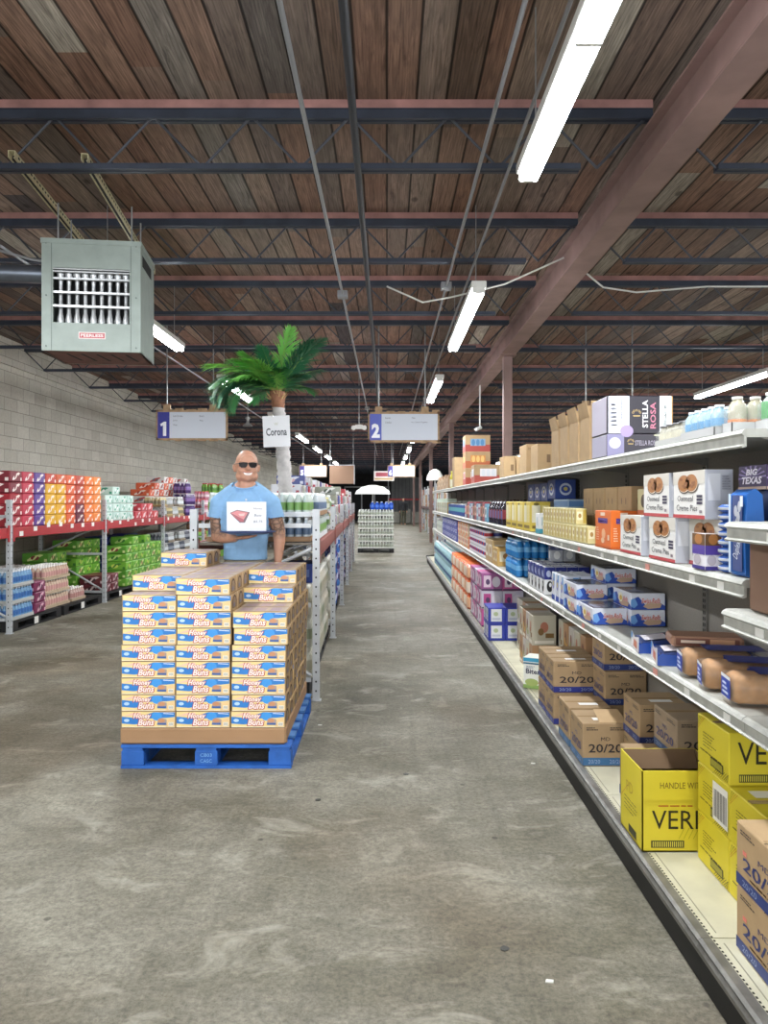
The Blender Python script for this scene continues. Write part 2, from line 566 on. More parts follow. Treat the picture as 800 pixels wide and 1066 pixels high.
# ------------------------------------------------------------------ fluorescent strip lights
tubem = mat('lit_tube', '#f6faff', 0.3, emit=34.0)
housing = mat('white_enamel', '#dcdcd8', 0.4)
gal = mat('galvanised', '#9a9c9c', 0.4, 0.6, noise=0.12, nscale=20)
lh = MB()
L2 = 1.22
lh.cbox(-.062, .062, -L2, L2, 0, .055, housing, .006)
tub = {}
for i, (s, yy) in enumerate([(a, c) for c in (-.61, .61) for a in (-.034, .034)]):
    t = MB().tube((s, yy - .59, -.028), (s, yy + .59, -.028), .0165, tubem, 10)
    tub[i] = t.mesh('fluorescent_tube')
sock = MB().cbox(-.05, .05, -.011, .011, -.044, .002, housing, .003)
lh_m, sk_m = lh.mesh('light_housing'), sock.mesh('lamp_socket')
hang = MB()
hang.tube((0, 0, .05), (0, 0, 2.5 - 1.745 + .001), .004, gal, 6)
hang.cbox(-.05, .05, -.03, .03, .054, .075, gal, .003)
hg_m = hang.mesh('hanger')
rown = {0.755: 'over the centre aisle', -2.37: 'left of the palm tree', 5.2: 'beyond the right shelving', 9.6: 'far right behind the shelving'}
for rx in (0.755, -2.37, 5.2, 9.6):
    for k in range(0, 11):
        yc = 2.80 + 4.55 * k - (.55 if rx == 5.2 else 0)
        if rx == 9.6 and k > 6 or (rx in (5.2,) and k > 8):
            continue
        lz = H + 1.70 + .045
        t = thing('fluorescent_light', 'lit white two-lamp strip light %s, %s from the camera' % (rown[rx], ORD[k]), 'light', (rx, yc, lz), group='fluorescent strip lights')
        obj('light_housing', lh_m, t)
        for y in (-1.2, 0, 1.2):
            obj('lamp_socket', sk_m, t, (0, y, 0))
        for y in (-1, 1):
            obj('hanger', hg_m, t, (0, y, 0))
        for i in range(4):
            obj('fluorescent_tube', tub[i], t)
        area('strip_lamp', (rx, yc, lz - .06), (0, 0, 0), 0.14, 2.3, 46, (0.97, 0.99, 1.0))
        if k < 2 or rx == -2.37:
            pass
b = MB().tube((0.755, 0, H + 2.05), (0.755, 40, H + 2.05), 0.011, cond, 8)
tag(obj('ceiling_conduit', b), 'thin grey conduit feeding the centre row of strip lights', 'conduit')

# ------------------------------------------------------------------ unit heater
hgray = mat('heater_paint', '#9aa6a0', 0.5, 0.0, noise=0.10, nscale=9)
hdark = mat('heater_inside', '#17181a', 0.8)
hst = mat('heater_tube', '#c3c6c8', 0.35, 0.5)
hrust = mat('heater_bottom', '#6e4a44', 0.7, noise=0.3, nscale=12)
HY, HZ = 5.2, 2.645
t = thing('unit_heater', 'grey-green box gas unit heater hanging from the ceiling at left', 'heater', (X_(90, HY) + .035, HY, HZ), math.radians(-7.4) * -1)
w, d, h = .66, .52, .77
b = MB()
ox0, ox1, oz0, oz1 = -w / 2 + .075, w / 2 - .075, .195, .575
b.box(-w / 2, ox0, 0, .02, 0, h, hgray).box(ox1, w / 2, 0, .02, 0, h, hgray).box(ox0, ox1, 0, .02, 0, oz0, hgray).box(ox0, ox1, 0, .02, oz1, h, hgray)
b.box(-w / 2, -w / 2 + .015, .02, d, 0, h, hgray).box(w / 2 - .015, w / 2, .02, d, 0, h, hgray).box(-w / 2, w / 2, .02, d, h - .015, h, hgray).box(-w / 2, w / 2, d - .01, d, 0, h, hgray)
b.box(-w / 2 - .006, w / 2 + .006, -.006, d, h - .03, h + .004, hgray)
for s in (-1, 1):
    b.box(s * (w / 2 - .066) - .002, s * (w / 2 - .066) + .002, -.002, 0, 0, h, mat('seam', '#6f7a75', .6))
    for z in (.03, .38, .74):
        b.tube((s * (w / 2 - .03), -.004, z), (s * (w / 2 - .03), 0, z), .006, mat('seam', '#6f7a75'), 6)
obj('cabinet', b, t)
obj('burner_cavity', MB().box(ox0 - .01, ox1 + .01, .2, .22, oz0 - .01, oz1 + .01, hdark).box(ox0, ox1, .02, .2, oz0 - .01, oz0, hdark).box(ox0, ox1, .02, .2, oz1, oz1 + .01, hdark), t)
hx = MB().lathe([(.021, 0), (.025, .03), (.014, .08), (.013, .27), (.016, .30), (.026, .34), (.026, .36)], hst, 10)
hxm = hx.mesh('heat_exchanger_tube')
for i in range(9):
    obj('heat_exchanger_tube', hxm, t, (ox0 + .035 + i * (ox1 - ox0 - .07) / 8, .06, oz0 + .0))
for k in range(3):
    z = oz0 + .11 + k * .095
    obj('louvre', MB().box(ox0, ox1, .004, .03, z, z + .014, hst), t)
obj('louvre', MB().box(ox0, ox1, .0, .04, oz1 - .03, oz1 - .022, hst).box(ox0, ox1, 0, .04, oz1 - .012, oz1 - .004, hst), t)
lb = MB().box(-.085, .095, -.004, 0, .085, .132, C('#e9dedb'))
lb.box(-.079, .089, -.005, -.004, .091, .126, C('#b5474f'))
lb.text('PEERLESS', (.005, -.0062, .1085), (1, 0, 0), (0, 0, 1), .02, C('#f2e9e6'), bold=.02, maxw=.15, fit='h')
obj('name_plate', lb, t)
bb = MB().box(-w / 2, w / 2, .02, d - .01, 0, .012, hrust)
for k in range(5):
    x = -.2 + k * .1
    bb.poly3([(x, .1, -.001), (x + .02, .1, -.001), (x + .055, .36, -.001), (x + .035, .36, -.001)], hdark)
obj('bottom_vent', bb, t)
sb = MB()
sb.poly3([(w / 2 + .001, .06, .62), (w / 2 + .001, .40, .62), (w / 2 + .001, .40, .70), (w / 2 + .001, .06, .70)], hdark)
obj('side_opening', sb, t)
for s in (-1, 1):
    obj('hanger_rod', MB().tube((s * (w / 2 - .08), .1, h), (s * (w / 2 - .08), .1, h + (3.70 - HZ - h)), .006, gal, 6), t)
    obj('hanger_rod', MB().tube((s * (w / 2 - .08), .42, h), (s * (w / 2 - .08), .42, h + (3.70 - HZ - h)), .006, gal, 6), t)
fp = MB().path([(-w / 2 - 1.7, .30, .60), (-w / 2 - .3, .28, .60), (-w / 2 + .01, .28, .60)], .065, mat('flue_steel', '#707782', .35, .7, noise=.15, nscale=10), 16)
obj('flue_pipe', fp, t)
# unistrut rails above the heater
yel = mat('perforated_strut', '#cfc6a2', 0.5, 0.1, noise=.15, nscale=20)
for i, (x, y) in enumerate(((X_(12, 4.6), 4.6), (X_(88, 4.64), 4.64))):
    b = MB()
    L = 2.35
    b.box(-.021, -.018, 0, L, 0, .045, yel).box(.018, .021, 0, L, 0, .045, yel).box(-.021, .021, 0, L, .042, .045, yel).box(-.021, -.010, 0, L, 0, .003, yel).box(.010, .021, 0, L, 0, .003, yel)
    b.box(-.017, .017, .06, L - .05, .004, .038, hdark)
    for k in range(40):
        yy = .05 + k * .057
        b.poly3([(.0215, yy, .015), (.0215, yy + .03, .015), (.0215, yy + .03, .03), (.0215, yy, .03)], hdark)
    tag(obj('strut_channel', b, loc=(x, y, H + 2.105), rz=math.radians(7.4)), ['yellowish perforated strut channel resting on the joists, the left one above the heater', 'yellowish perforated strut channel resting on the joists, the right one above the heater'][i], 'strut')
b = MB().path([(-3.9, 5.0, H + 2.03), (-3.0, 6.3, H + 2.03), (-2.62, 6.45, H + 2.0), (-2.6, 6.48, H + 1.4)], .012, cond)
tag(obj('gas_pipe', b), 'thin grey pipe running down beside the unit heater', 'pipe')
# ================================================================== RIGHT GONDOLA
ZD, Z3, Z2, Z1 = 0.15, 0.89, 1.346, 1.85
XF, XBK, XDK = 1.19, 1.60, 1.05
Y0 = 2.50
BAY = 1.22
shm = mat('shelf_enamel', '#b4b5ae', 0.45, 0.1, noise=0.10, nscale=14)
lipm = mat('shelf_lip', '#b2b3ac', 0.4, 0.15, noise=0.16, nscale=22)
deckm = mat('deck_enamel', '#c5c2ab', 0.6, noise=0.12, nscale=6)
kickm = mat('black_kick', '#181817', 0.65, noise=0.3, nscale=6)
railm = mat('worn_bumper', '#777672', 0.4, 0.4, noise=0.3, nscale=12)
upm = mat('upright_steel', '#7d7a74', 0.5, 0.3, noise=0.1, nscale=10)
bpm = mat('back_panel', '#8b867f', 0.7, noise=0.10, nscale=120)
dkm = mat('slot_black', '#151515', 0.8)
tagm = C('#ecebe6', .6)
tago = C('#e8a196', .6)

def shelf_mesh(L, x0, x1, z):
    b = MB()
    b.box(x0 + .01, x1, .002, L - .002, z - .028, z, shm)
    pr = [(x0 + .012, z), (x0, z - .006), (x0 - .006, z - .016), (x0 + .004, z - .024), (x0 + .004, z - .052), (x0 - .006, z - .058), (x0 - .002, z - .064), (x0 + .012, z - .06)]
    b.prism(pr, lipm, 'y', .002, L - .002)
    return b
def tagmesh(x0, y, z, m):
    return MB().box(x0 + .0005, x0 + .003, y, y + .05, z - .052, z - .026, m)
sh_cache = {}
def shelf(parent, x0, z, L=BAY, tags=()):
    k = (x0, z, L)
    if k not in sh_cache:
        sh_cache[k] = shelf_mesh(L, x0, XBK - .003, z).mesh('shelf')
    s = obj('shelf', sh_cache[k], parent)
    for i, y in enumerate(tags):
        obj('price_tag', tagmesh(x0, y, z, tago if i % 3 == 2 else tagm), s)
    bk = ('b', x0, z)
    if bk not in sh_cache:
        b = MB()
        pr = [(XBK - .014, z - .03), (x0 + .06, z - .03), (x0 + .1, z - .04), (XBK - .1, z - .05), (XBK - .014, z - .065)]
        b.prism(pr, upm, 'y', .004, .008)
        sh_cache[bk] = b.mesh('bracket')
    obj('bracket', sh_cache[bk], parent)
base_b = MB()
base_b.box(XDK + .03, XBK - .003, .002, BAY - .002, ZD - .03, ZD, deckm)
base_b.box(XDK + .04, XBK - .02, BAY * .5 - .0015, BAY * .5 + .0015, ZD, ZD + .0008, mat('deck_seam', '#8e8b79', .7))
base_b.box(XDK + .06, XDK + .064, .03, BAY - .03, ZD, ZD + .0008, _m['deck_seam'])
base_m = base_b.mesh('base_deck')
kick_m = MB().box(XDK - .002, XDK + .02, .0008, BAY - .0008, 0.0, ZD - .045, kickm).mesh('kick_plate')
rl = MB()
rl.prism([(XDK - .012, ZD - .05), (XDK - .016, ZD - .03), (XDK - .008, ZD - .018), (XDK - .012, ZD - .006), (XDK, ZD + .0005), (XDK + .032, ZD + .0005), (XDK + .032, ZD - .05)], railm, 'y', .0008, BAY - .0008)
for k in range(60):
    rl.box(XDK + .034, XDK + .04, k * .0203 + .002, k * .0203 + .011, ZD, ZD + .0009, dkm)
rail_m = rl.mesh('bumper_rail')
back_m = MB().box(XBK, XBK + .018, .0008, BAY - .0008, ZD - .03, Z1 + .02, bpm).mesh('back_panel')
ub = MB().box(XBK - .012, XBK - .001, .002, .052, 0, Z1 + .06, upm)
for k in range(56):
    z = .2 + k * .03
    for s in (.016, .033):
        ub.box(XBK - .0135, XBK - .012, s, s + .006, z, z + .018, dkm)
up_m = ub.mesh('upright')
desc = {-1: 'nearest to the camera, holding the brown box', 0: 'holding the yellow cartons and bread loaves', 1: 'holding the white cream pie boxes', 2: 'holding the orange box and kraft cartons', 3: 'holding the blue paper bags', 4: 'holding the blue water bottles'}
for k in range(-1, 14):
    t = thing('gondola_shelving', 'grey steel shelving bay along the right aisle, ' + desc.get(k, ORD[k + 1] + ' bay from the camera'), 'shelf', (0, Y0 + k * BAY, 0), group='shelving bays along the right aisle')
    obj('base_deck', base_m, t); obj('kick_plate', kick_m, t); obj('bumper_rail', rail_m, t); obj('back_panel', back_m, t); obj('upright', up_m, t)
    if k == -1:
        shelf(t, 1.13, 1.54, tags=(.9,)); shelf(t, 1.12, 1.25, tags=(.95, .6)); shelf(t, XF, Z3, tags=(.3, .8))
    else:
        shelf(t, XF, Z3, tags=((.1, .45, .8) if k < 4 else ()))
        shelf(t, XF, Z2, tags=((.15, .4, .9) if k < 4 else ()))
        shelf(t, XF, Z1)

# ------------------------------------------------------------------ printed cartons
kraft = mat('kraft_board', '#a48a68', 0.75, noise=0.08, nscale=10)
kraft2 = mat('kraft_pale', '#b89b74', 0.75, noise=0.08, nscale=10)
kraftin = mat('kraft_inside', '#6b543c', 0.85)
navyp, inkp, redp, whp = C('#29346e'), C('#26232a'), C('#c8342f'), C('#f0efec')
tape = mat('packing_tape', '#b59a76', 0.25)

def fine(b, dims, f, u0, u1, v0, v1, n, m, duty=.45, seed=0):
    r = random.Random(seed + n)
    dv = (v1 - v0) / n
    for i in range(n):
        L = (u1 - u0) * r.uniform(.6, 1)
        u = u0; v = v0 + i * dv
        while u < u0 + L:
            e = min(u0 + L, u + (u1 - u0) * r.uniform(.05, .22))
            decal(b, dims, f, 'rect', u, v, e, v + dv * duty, m)
            u = e + (u1 - u0) * .03

def carton(dims, m, flap=True, r=.004):
    w, d, h = dims
    b = MB().cbox(-w / 2, w / 2, -d / 2, d / 2, 0, h, m, r)
    if flap:
        decal(b, dims, 'T', 'rect', .0, .493, 1, .507, mat('seam_dark', '#4d3d2c', .8), lift=.0002)
        decal(b, dims, 'T', 'rect', .02, .44, .98, .56, tape)
    return b
def md_carton(dims, m=None, band='#2a3a75', label=False):
    b = carton(dims, m or kraft)
    w, d, h = dims
    for f in 'SWE':
        decal(b, dims, f, 'rect', 0.0, .02, 1, .2, C(band))
        decal(b, dims, f, 'text', '20/20', .5, .42, .2, navyp if f == 'W' else inkp, maxw=.74, bold=.012, lift=.0005)
        decal(b, dims, f, 'text', 'MD', .5, .635, .085, navyp if f == 'W' else inkp, maxw=.2)
        for u in (.25, .72):
            decal(b, dims, f, 'text', '20/20', u, .11, .09, C('#93a3c9'), maxw=.26, lift=.0006)
        fine(b, dims, f, .08, .34, .84, .93, 2, inkp)
        fine(b, dims, f, .6, .94, .84, .93, 2, inkp)
    if label:
        decal(b, dims, 'T', 'rect', .3, .2, .75, .38, whp, lift=.001)
    return b
def put(mesh_or_mb, name, X, Y, z, label, cat, group=None, rz=0):
    """X, Y are the near left corner of the footprint's centre line: centre of the item"""
    return tag(obj(name, mesh_or_mb, loc=(X, Y, z + .002), rz=math.radians(rz)), label, cat, group)
G_MD = 'brown 20/20 cartons on the bottom deck'
# A: open-flapped carton in front, one behind it
def open_carton_top(parent, dims, m):
    w, d, h = dims
    b = MB()
    b.poly3([(-.03, -d / 2 + .01, h + .002), (w / 2 - .004, -d / 2 + .01, h + .002), (w / 2 - .01, d * .1, h + .035), (-.02, d * .15, h + .03)], m)
    b.box(-.0301, w / 2, -d / 2 + .008, -d / 2 + .011, h, h + .003, m)
    obj('lifted_flap', b, parent)
dA = (.25, .27, .235)
mdA = md_carton(dA, kraft, '#3a6a96', True).mesh('md_carton')
a1 = put(mdA, 'wine_carton', 1.075 + .125, 4.11 + .135, ZD, 'brown 20/20 carton with torn top flap, left of the open yellow carton', 'carton', G_MD)
open_carton_top(a1, dA, kraft2)
put(mdA, 'wine_carton', 1.077 + .125, 4.42 + .135, ZD, 'brown 20/20 carton directly behind the one with the torn top flap', 'carton', G_MD)
# B: stack of two
dB = (.30, .24, .205)
mdB = md_carton(dB, kraft, '#2a3380', True).mesh('md_carton')
mdB2 = md_carton((.255, .26, .205), kraft, '#2a3a75', True).mesh('md_carton')
for lv in range(2):
    put(mdB, 'wine_carton', 1.085 + .15, 4.87 + .12, ZD + lv * .207, 'brown 20/20 carton, %s of the pair beside the small white cracker box' % ('bottom' if lv == 0 else 'top'), 'carton', G_MD)
    put(mdB, 'wine_carton', 1.09 + .15, 5.14 + .12, ZD + lv * .207, 'brown 20/20 carton, %s of the pair farthest down the deck' % ('bottom' if lv == 0 else 'top'), 'carton', G_MD)
    put(mdB2, 'wine_carton', 1.41 + .02, 4.79 + .13, ZD + lv * .207 , 'brown 20/20 carton at the back of the deck below the wheat boxes, %s one' % ('bottom' if lv == 0 else 'middle'), 'carton', G_MD, 0) if False else None
for lv in range(3):
    o = put(mdB2, 'wine_carton', 1.4578, 4.57 + .13, ZD + lv * .207, 'brown 20/20 carton in the three-high back stack, %s one' % ['bottom', 'middle', 'top'][lv], 'carton', G_MD)
    if lv == 2:
        o.location = (1.4578, 4.72, o.location[2])
# D, E, F
dD = (.26, .29, .2)
mdD = md_carton(dD, mat('kraft_grey', '#96836c', .75, noise=.08), '#30507c').mesh('md_carton')
mdE = md_carton((.26, .27, .25), kraft, '#2a3a75', True).mesh('md_carton')
put(mdE, 'wine_carton', 1.16 + .13, 3.45 + .145, ZD, 'brown 20/20 carton hidden behind the open yellow carton, label on its lid', 'carton', G_MD)
put(mdD, 'wine_carton', 1.316 + .13, 3.40 + .145, ZD + .26, 'brown 20/20 carton raised above the open yellow carton, blue band', 'carton', G_MD)
for lv in range(2):
    put(mdB2, 'wine_carton', 1.29 + .13, 3.83 + .13, ZD + lv * .207, 'brown 20/20 carton between torn and raised ones, %s' % ('lower' if lv == 0 else 'upper with label'), 'carton', G_MD)
# near right pair
dG = (.3, .36, .207)
mG = md_carton(dG, kraft2, '#2b3d7d')
for i in range(5):
    fine(mG, dG, 'W', .25, .8, .24, .30, 1, C('#7c5c3e'))
decal(mG, dG, 'W', 'rect', .13, .55, .2, .62, C('#ef8a78'), lift=.0008)
mG = mG.mesh('md_carton')
for lv in range(2):
    put(mG, 'wine_carton', 1.142 + .152, 2.45 - .18, ZD + lv * .209, 'brown 20/20 carton nearest the camera, %s of two before yellow cartons' % ('lower' if lv == 0 else 'upper'), 'carton', G_MD)

# yellow cartons
yel2 = mat('yellow_board', '#dccb34', 0.5, noise=0.03, nscale=8)
yink, oink = C('#3b3a1c'), C('#b5541e')
def yellow_print(b, dims, big=True, wbar=False):
    for f in 'SW':
        for k in range(4):
            decal(b, dims, f, 'poly', [(.03 + k * .0, .70 + k * .045), (.03, .712 + k * .045), (.25 - k * .05, .98), (.24 - k * .05, .98)], oink if k < 2 else yink) if f == 'W' else None
        for k in range(9):
            u = .55 + k * .05
            decal(b, dims, f, 'poly', [(u, .04), (u + .012, .04), (min(.99, u + .14), .20), (min(.985, u + .13), .20)], yink)
        if f == 'W':
            fine(b, dims, f, .2, .62, .42, .74, 5, yink, .25, 3)
            fine(b, dims, f, .1, .85, .30, .34, 1, yink, .5, 5)
    decal(b, dims, 'W', 'rect', .44, .12, .84, .30, yink)
    for k in range(12):
        decal(b, dims, 'W', 'rect', .46 + k * .03, .145, .474 + k * .03, .275, C('#d9cf50'), lift=.0004)
dV = (.335, .285, .335)
w, d, h = dV
b = MB()
q = .005
b.box(-w / 2, w / 2, -d / 2, -d / 2 + q, 0, h, yel2).box(-w / 2, w / 2, d / 2 - q, d / 2, 0, h, yel2).box(-w / 2, -w / 2 + q, -d / 2, d / 2, 0, h, yel2).box(w / 2 - q, w / 2, -d / 2, d / 2, 0, h, yel2)
b.box(-w / 2, w / 2, -d / 2, d / 2, 0, q, yel2)
b.box(-w / 2 + q, w / 2 - q, -d / 2 + q, -d / 2 + q + .001, q, h, kraftin).box(-w / 2 + q, w / 2 - q, d / 2 - q - .001, d / 2 - q, q, h, kraftin)
b.box(-w / 2 + q, -w / 2 + q + .001, -d / 2 + q, d / 2 - q, q, h, kraftin).box(w / 2 - q - .001, w / 2 - q, -d / 2 + q, d / 2 - q, q, h, kraftin)
decal(b, dV, 'S', 'text', 'VERDI', .52, .395, .23, C('#2c2a18'), maxw=.8)
fine(b, dV, 'S', .2, .85, .56, .585, 1, oink, .6)
decal(b, dV, 'S', 'rect', .11, .05, .52, .14, yink)
for k in range(16):
    decal(b, dV, 'S', 'rect', .13 + k * .024, .062, .141 + k * .024, .128, C('#d9cf50'), lift=.0004)
for k in range(9):
    decal(b, dV, 'S', 'poly', [(.45 + k * .06, .16), (.46 + k * .06, .16), (min(.99, .53 + k * .06), .30), (min(.985, .52 + k * .06), .30)], C('#b9ae1a'))
decal(b, dV, 'W', 'text', 'PD', .45, .62, .14, C('#b89a20'), maxw=.3, rot=.1)
fine(b, dV, 'W', .2, .8, .3, .5, 4, yink, .2)
decal(b, dV, 'W', 'rect', .4, .04, .75, .14, yink)
decal(b, dV, 'W', 'poly', [(.02, .38), (.03, .38), (.35, .62), (.34, .62)], oink)
vo = put(b, 'open_carton', 1.06 + w / 2, 3.11 + d / 2, ZD, 'open yellow carton with HANDLE WITH printed on its folded front flap', 'carton', 'yellow cartons')
f_ = MB().box(-w / 2 + .003, w / 2 - .003, -d / 2 - .006, -d / 2 - .003, h - .118, h + .002, yel2)
f_.text('HANDLE WITH CARE', (.035, -d / 2 - .0068, h - .058), (1, 0, 0), (0, 0, 1), .026, C('#6f5a1a'), maxw=.26, fit='h')
obj('front_flap', f_, vo)
fl2 = MB().poly3([(-w / 2 + .006, d / 2 - .006, h), (w / 2 - .006, d / 2 - .006, h), (w / 2 - .02, d / 2 - .09, h - .06), (-w / 2 + .02, d / 2 - .09, h - .06)], kraftin)
obj('inner_flap', fl2, vo)
dY = (.31, .28, .196)
def ymesh(bar=False, big=False):
    b = carton(dY, yel2, True)
    yellow_print(b, dY)
    if big:
        decal(b, dY, 'S', 'text', 'VERDI', .53, .62, .42, C('#2c2a18'), maxw=.85)
        decal(b, dY, 'S', 'rect', .12, .07, .52, .22, yink)
        for k in range(16):
            decal(b, dY, 'S', 'rect', .13 + k * .024, .09, .141 + k * .024, .20, C('#d9cf50'), lift=.0004)
    if bar:
        decal(b, dY, 'W', 'rect', .52, .12, .98, .88, whp, lift=.0008)
        for k in range(14):
            decal(b, dY, 'W', 'rect', .56 + k * .028, .2, .568 + k * .028 + (.008 if k % 3 else 0), .74, inkp, lift=.0012)
        fine(b, dY, 'W', .56, .95, .78, .85, 1, inkp)
    decal(b, dY, 'T', 'rect', .15, .62, .5, .85, whp, lift=.001)
    return b.mesh('yellow_carton')
yA, yB, yC = ymesh(), ymesh(True), ymesh(False, True)
for i, (lv, k, me, lab) in enumerate([(0, 0, yA, 'yellow carton at the bottom of the stack, farther one behind brown cartons'), (0, 1, yA, 'yellow carton at the bottom of the stack, nearer one mostly hidden by brown cartons'),
        (1, 0, yB, 'yellow carton with a white barcode label on its aisle side'), (1, 1, yA, 'yellow carton with white sticker on its lid, right of the barcode one'), (2, 0, yC, 'topmost yellow carton in the stack, big black V on its end')]):
    put(me, 'yellow_carton', 1.272 + .155, 2.925 - k * .284, ZD + lv * .198, lab, 'carton', 'yellow cartons')

# brown board box between the near shelves
b = MB().cbox(-.16, .16, -.24, .24, 0, .25, mat('brown_board', '#7d5f4c', .7, noise=.06, nscale=5), .006)
put(b, 'brown_carton', 1.185 + .16, 2.45 - .24, 1.252, 'plain dark brown box on the shelf end at the right picture edge', 'carton')

# ------------------------------------------------------------------ bottom deck, farther groceries
def wbox(name, dims, base, prints, rz=0):
    b = MB().cbox(-dims[0] / 2, dims[0] / 2, -dims[1] / 2, dims[1] / 2, 0, dims[2], C(base) if isinstance(base, str) else base, .004)
    for p in prints:
        faces, kind, args, kw = p[0], p[1], p[2], (p[3] if len(p) > 3 else {})
        for f in faces:
            decal(b, dims, f, kind, *args, **kw)
    return b.mesh(name)
# cracker box with oranges
dims = (.22, .16, .24)
b = MB().cbox(-.11, .11, -.08, .08, 0, .24, C('#e9ece4'), .003)
for f in 'SWE':
    decal(b, dims, f, 'rect', 0, .86, 1, .98, C('#3f9fc4')); decal(b, dims, f, 'rect', 0, .78, 1, .83, C('#225f80'))
    decal(b, dims, f, 'text', 'Bites', .34, .55, .16, C('#33324e'), maxw=.5, bold=.03)
    fine(b, dims, f, .1, .5, .64, .74, 3, C('#5d6285'))
    decal(b, dims, f, 'rect', 0, 0, 1, .12, C('#8fae62')); decal(b, dims, f, 'ell', .3, .2, .24, .12, C('#a3b46a'), lift=.0003)
    for k in range(3):
        decal(b, dims, f, 'ell', .72, .2 + k * .19, .18, .09, C('#d3822f'), lift=.0004); decal(b, dims, f, 'ell', .7, .22 + k * .19, .1, .05, C('#e8a45a'), lift=.0007)
put(b, 'cracker_box', 1.2, 5.86, ZD, 'small white and teal box with orange snacks standing alone at the deck front', 'box', rz=-28)

blu = wbox('x', (.175, .12, .17), '#2b39a0', [('SWE', 'rect', (.16, .16, .80, .92, C('#e4e6ea'))), ('SWE', 'ell', (.45, .62, .14, .13, C('#b9c6a0')), dict(lift=.0004)), ('SWE', 'rect', (.22, .25, .72, .38, C('#c3c7da')), dict(lift=.0004))])
for r_ in range(2):
    for c_ in range(3):
        for dd in range(3):
            put(blu, 'blue_pack', 1.143 + c_ * .1765, 7.85 + dd * .125, ZD + r_ * .172, 'blue pack with white label, %s row, %s from aisle, %s deep' % (['lower', 'upper'][r_], ORD[c_], ORD[dd]), 'pack', 'blue label packs')
pc = ['#c9559a', '#d9a9c6', '#7e5b86', '#a55a90', '#cdc7d6', '#b84c84']
pinks = [wbox('x', (.24, .22, .205), c, [('SWE', 'rect', (.1, .2, .45, .85, C(c2))), ('SWE', 'ell', (.7, .5, .2, .3, C('#e7dfe9')), dict(lift=.0004)), ('SWE', 'ell', (.3, .5, .1, .16, C('#5c3f66')), dict(lift=.0006)), ('SW', 'rect', (.02, .02, .98, .1, C('#3d3450')))])
         for c, c2 in (('#cf5f9f', '#efe2ea'), ('#d7d0de', '#c04f8d'), ('#a35b92', '#e6cfdd'))]
for j in range(5):
    for i in range(2):
        for lv in range(3):
            put(pinks[(j + i * 2 + lv * (1 + i)) % 3], 'diaper_pack', 1.093 + i * .243 + .12, 8.75 + j * .23, ZD + lv * .208, 'pink plastic pack, %s stack past blue packs, %s, %s row' % (ORD[j], ['bottom', 'middle', 'top'][lv], ['front', 'back'][i]), 'pack', 'pink packs on the deck')
# brown and dark boxes behind the crackers
brn = [wbox('x', (.2, .14, .25), c, [('SWE', 'ell', (.5, .6, .17, .18, C(c2))), ('SWE', 'rect', (.55, .25, .9, .4, C(c3))), ('SWE', 'rect', (.1, .06, .9, .16, C('#e6dfd2'))), ('SWE', 'ell', (.36, .45, .12, .12, C(c3)), dict(lift=.0004))]) for c, c2, c3 in (('#ab8460', '#6b3f33', '#cfa24f'), ('#bdb7a4', '#b0705a', '#7d5c2e'), ('#c0b9b2', '#7c4436', '#9aa35e'))]
for j in range(8):
    for lv in range(2):
        put(brn[(j + lv) % 3], 'cereal_box', 1.31 + .08 * (j > 3), 6.3 + j * .15 - .0, ZD + lv * .252, 'tall snack box behind cracker box, %s from wine cartons, %s row' % (ORD[j], ['lower', 'upper'][lv]), 'box', 'snack boxes on the deck')
for j in range(4):
    put(brn[(j * 2) % 3], 'cereal_box', 1.45, 5.05 + j * .17 + .0, ZD + .207 * 2 if False else ZD, 'snack box against the back panel behind brown cartons, %s from the camera' % ORD[j], 'box', 'snack boxes by the back panel') if False else None
for j in range(5):
    put(brn[(j + 1) % 3], 'cereal_box', 1.487, 5.3 + j * .17, ZD, 'low snack box by back panel past brown cartons, %s from them' % ORD[j], 'box', 'snack boxes by the back panel')
    put(brn[j % 3], 'cereal_box', 1.487, 5.3 + j * .17, ZD + .252, 'upper snack box by back panel past brown cartons, %s from them' % ORD[j], 'box', 'snack boxes by the back panel')

def bag(col, c2, w, d, h, seed=0):
    """puffy plastic bag with crimped ends"""
    r = random.Random(seed)
    b = MB()
    n = 16
    rings = []
    zs = [(0, .9, .8), (.12, 1.0, 1.0), (.5, 1.03, 1.1), (.8, .98, .9), (.93, .93, .45), (1.0, .96, .06)]
    vs = []
    for z, kx, ky in zs:
        for i in range(n):
            t = 2 * PI * i / n
            cx, sy = math.cos(t), math.sin(t)
            sx = abs(cx) ** .5 * (1 if cx > 0 else -1); ss = abs(sy) ** .5 * (1 if sy > 0 else -1)
            vs.append((sx * w / 2 * kx * r.uniform(.98, 1.02), ss * d / 2 * ky * r.uniform(.95, 1.05), z * h))
    fs = [(k * n + i, k * n + (i + 1) % n, k * n + n + (i + 1) % n, k * n + n + i) for k in range(len(zs) - 1) for i in range(n)]
    m1 = mat('bag_' + col.strip('#'), col, .3); m2 = mat('bag_' + c2.strip('#'), c2, .3)
    b.add(vs, [f for j, f in enumerate(fs) if j // n in (0, 3, 4)], m1, True)
    b.add(vs, [f for j, f in enumerate(fs) if j // n in (1, 2)], m2, True)
    b.add(vs, [tuple(reversed(range(n)))], m1)
    return b.mesh('bag')
obag = [bag('#d9622c', '#e5b48e', .22, .26, .2, 1), bag('#e07a3e', '#f0e0cc', .22, .26, .2, 2)]
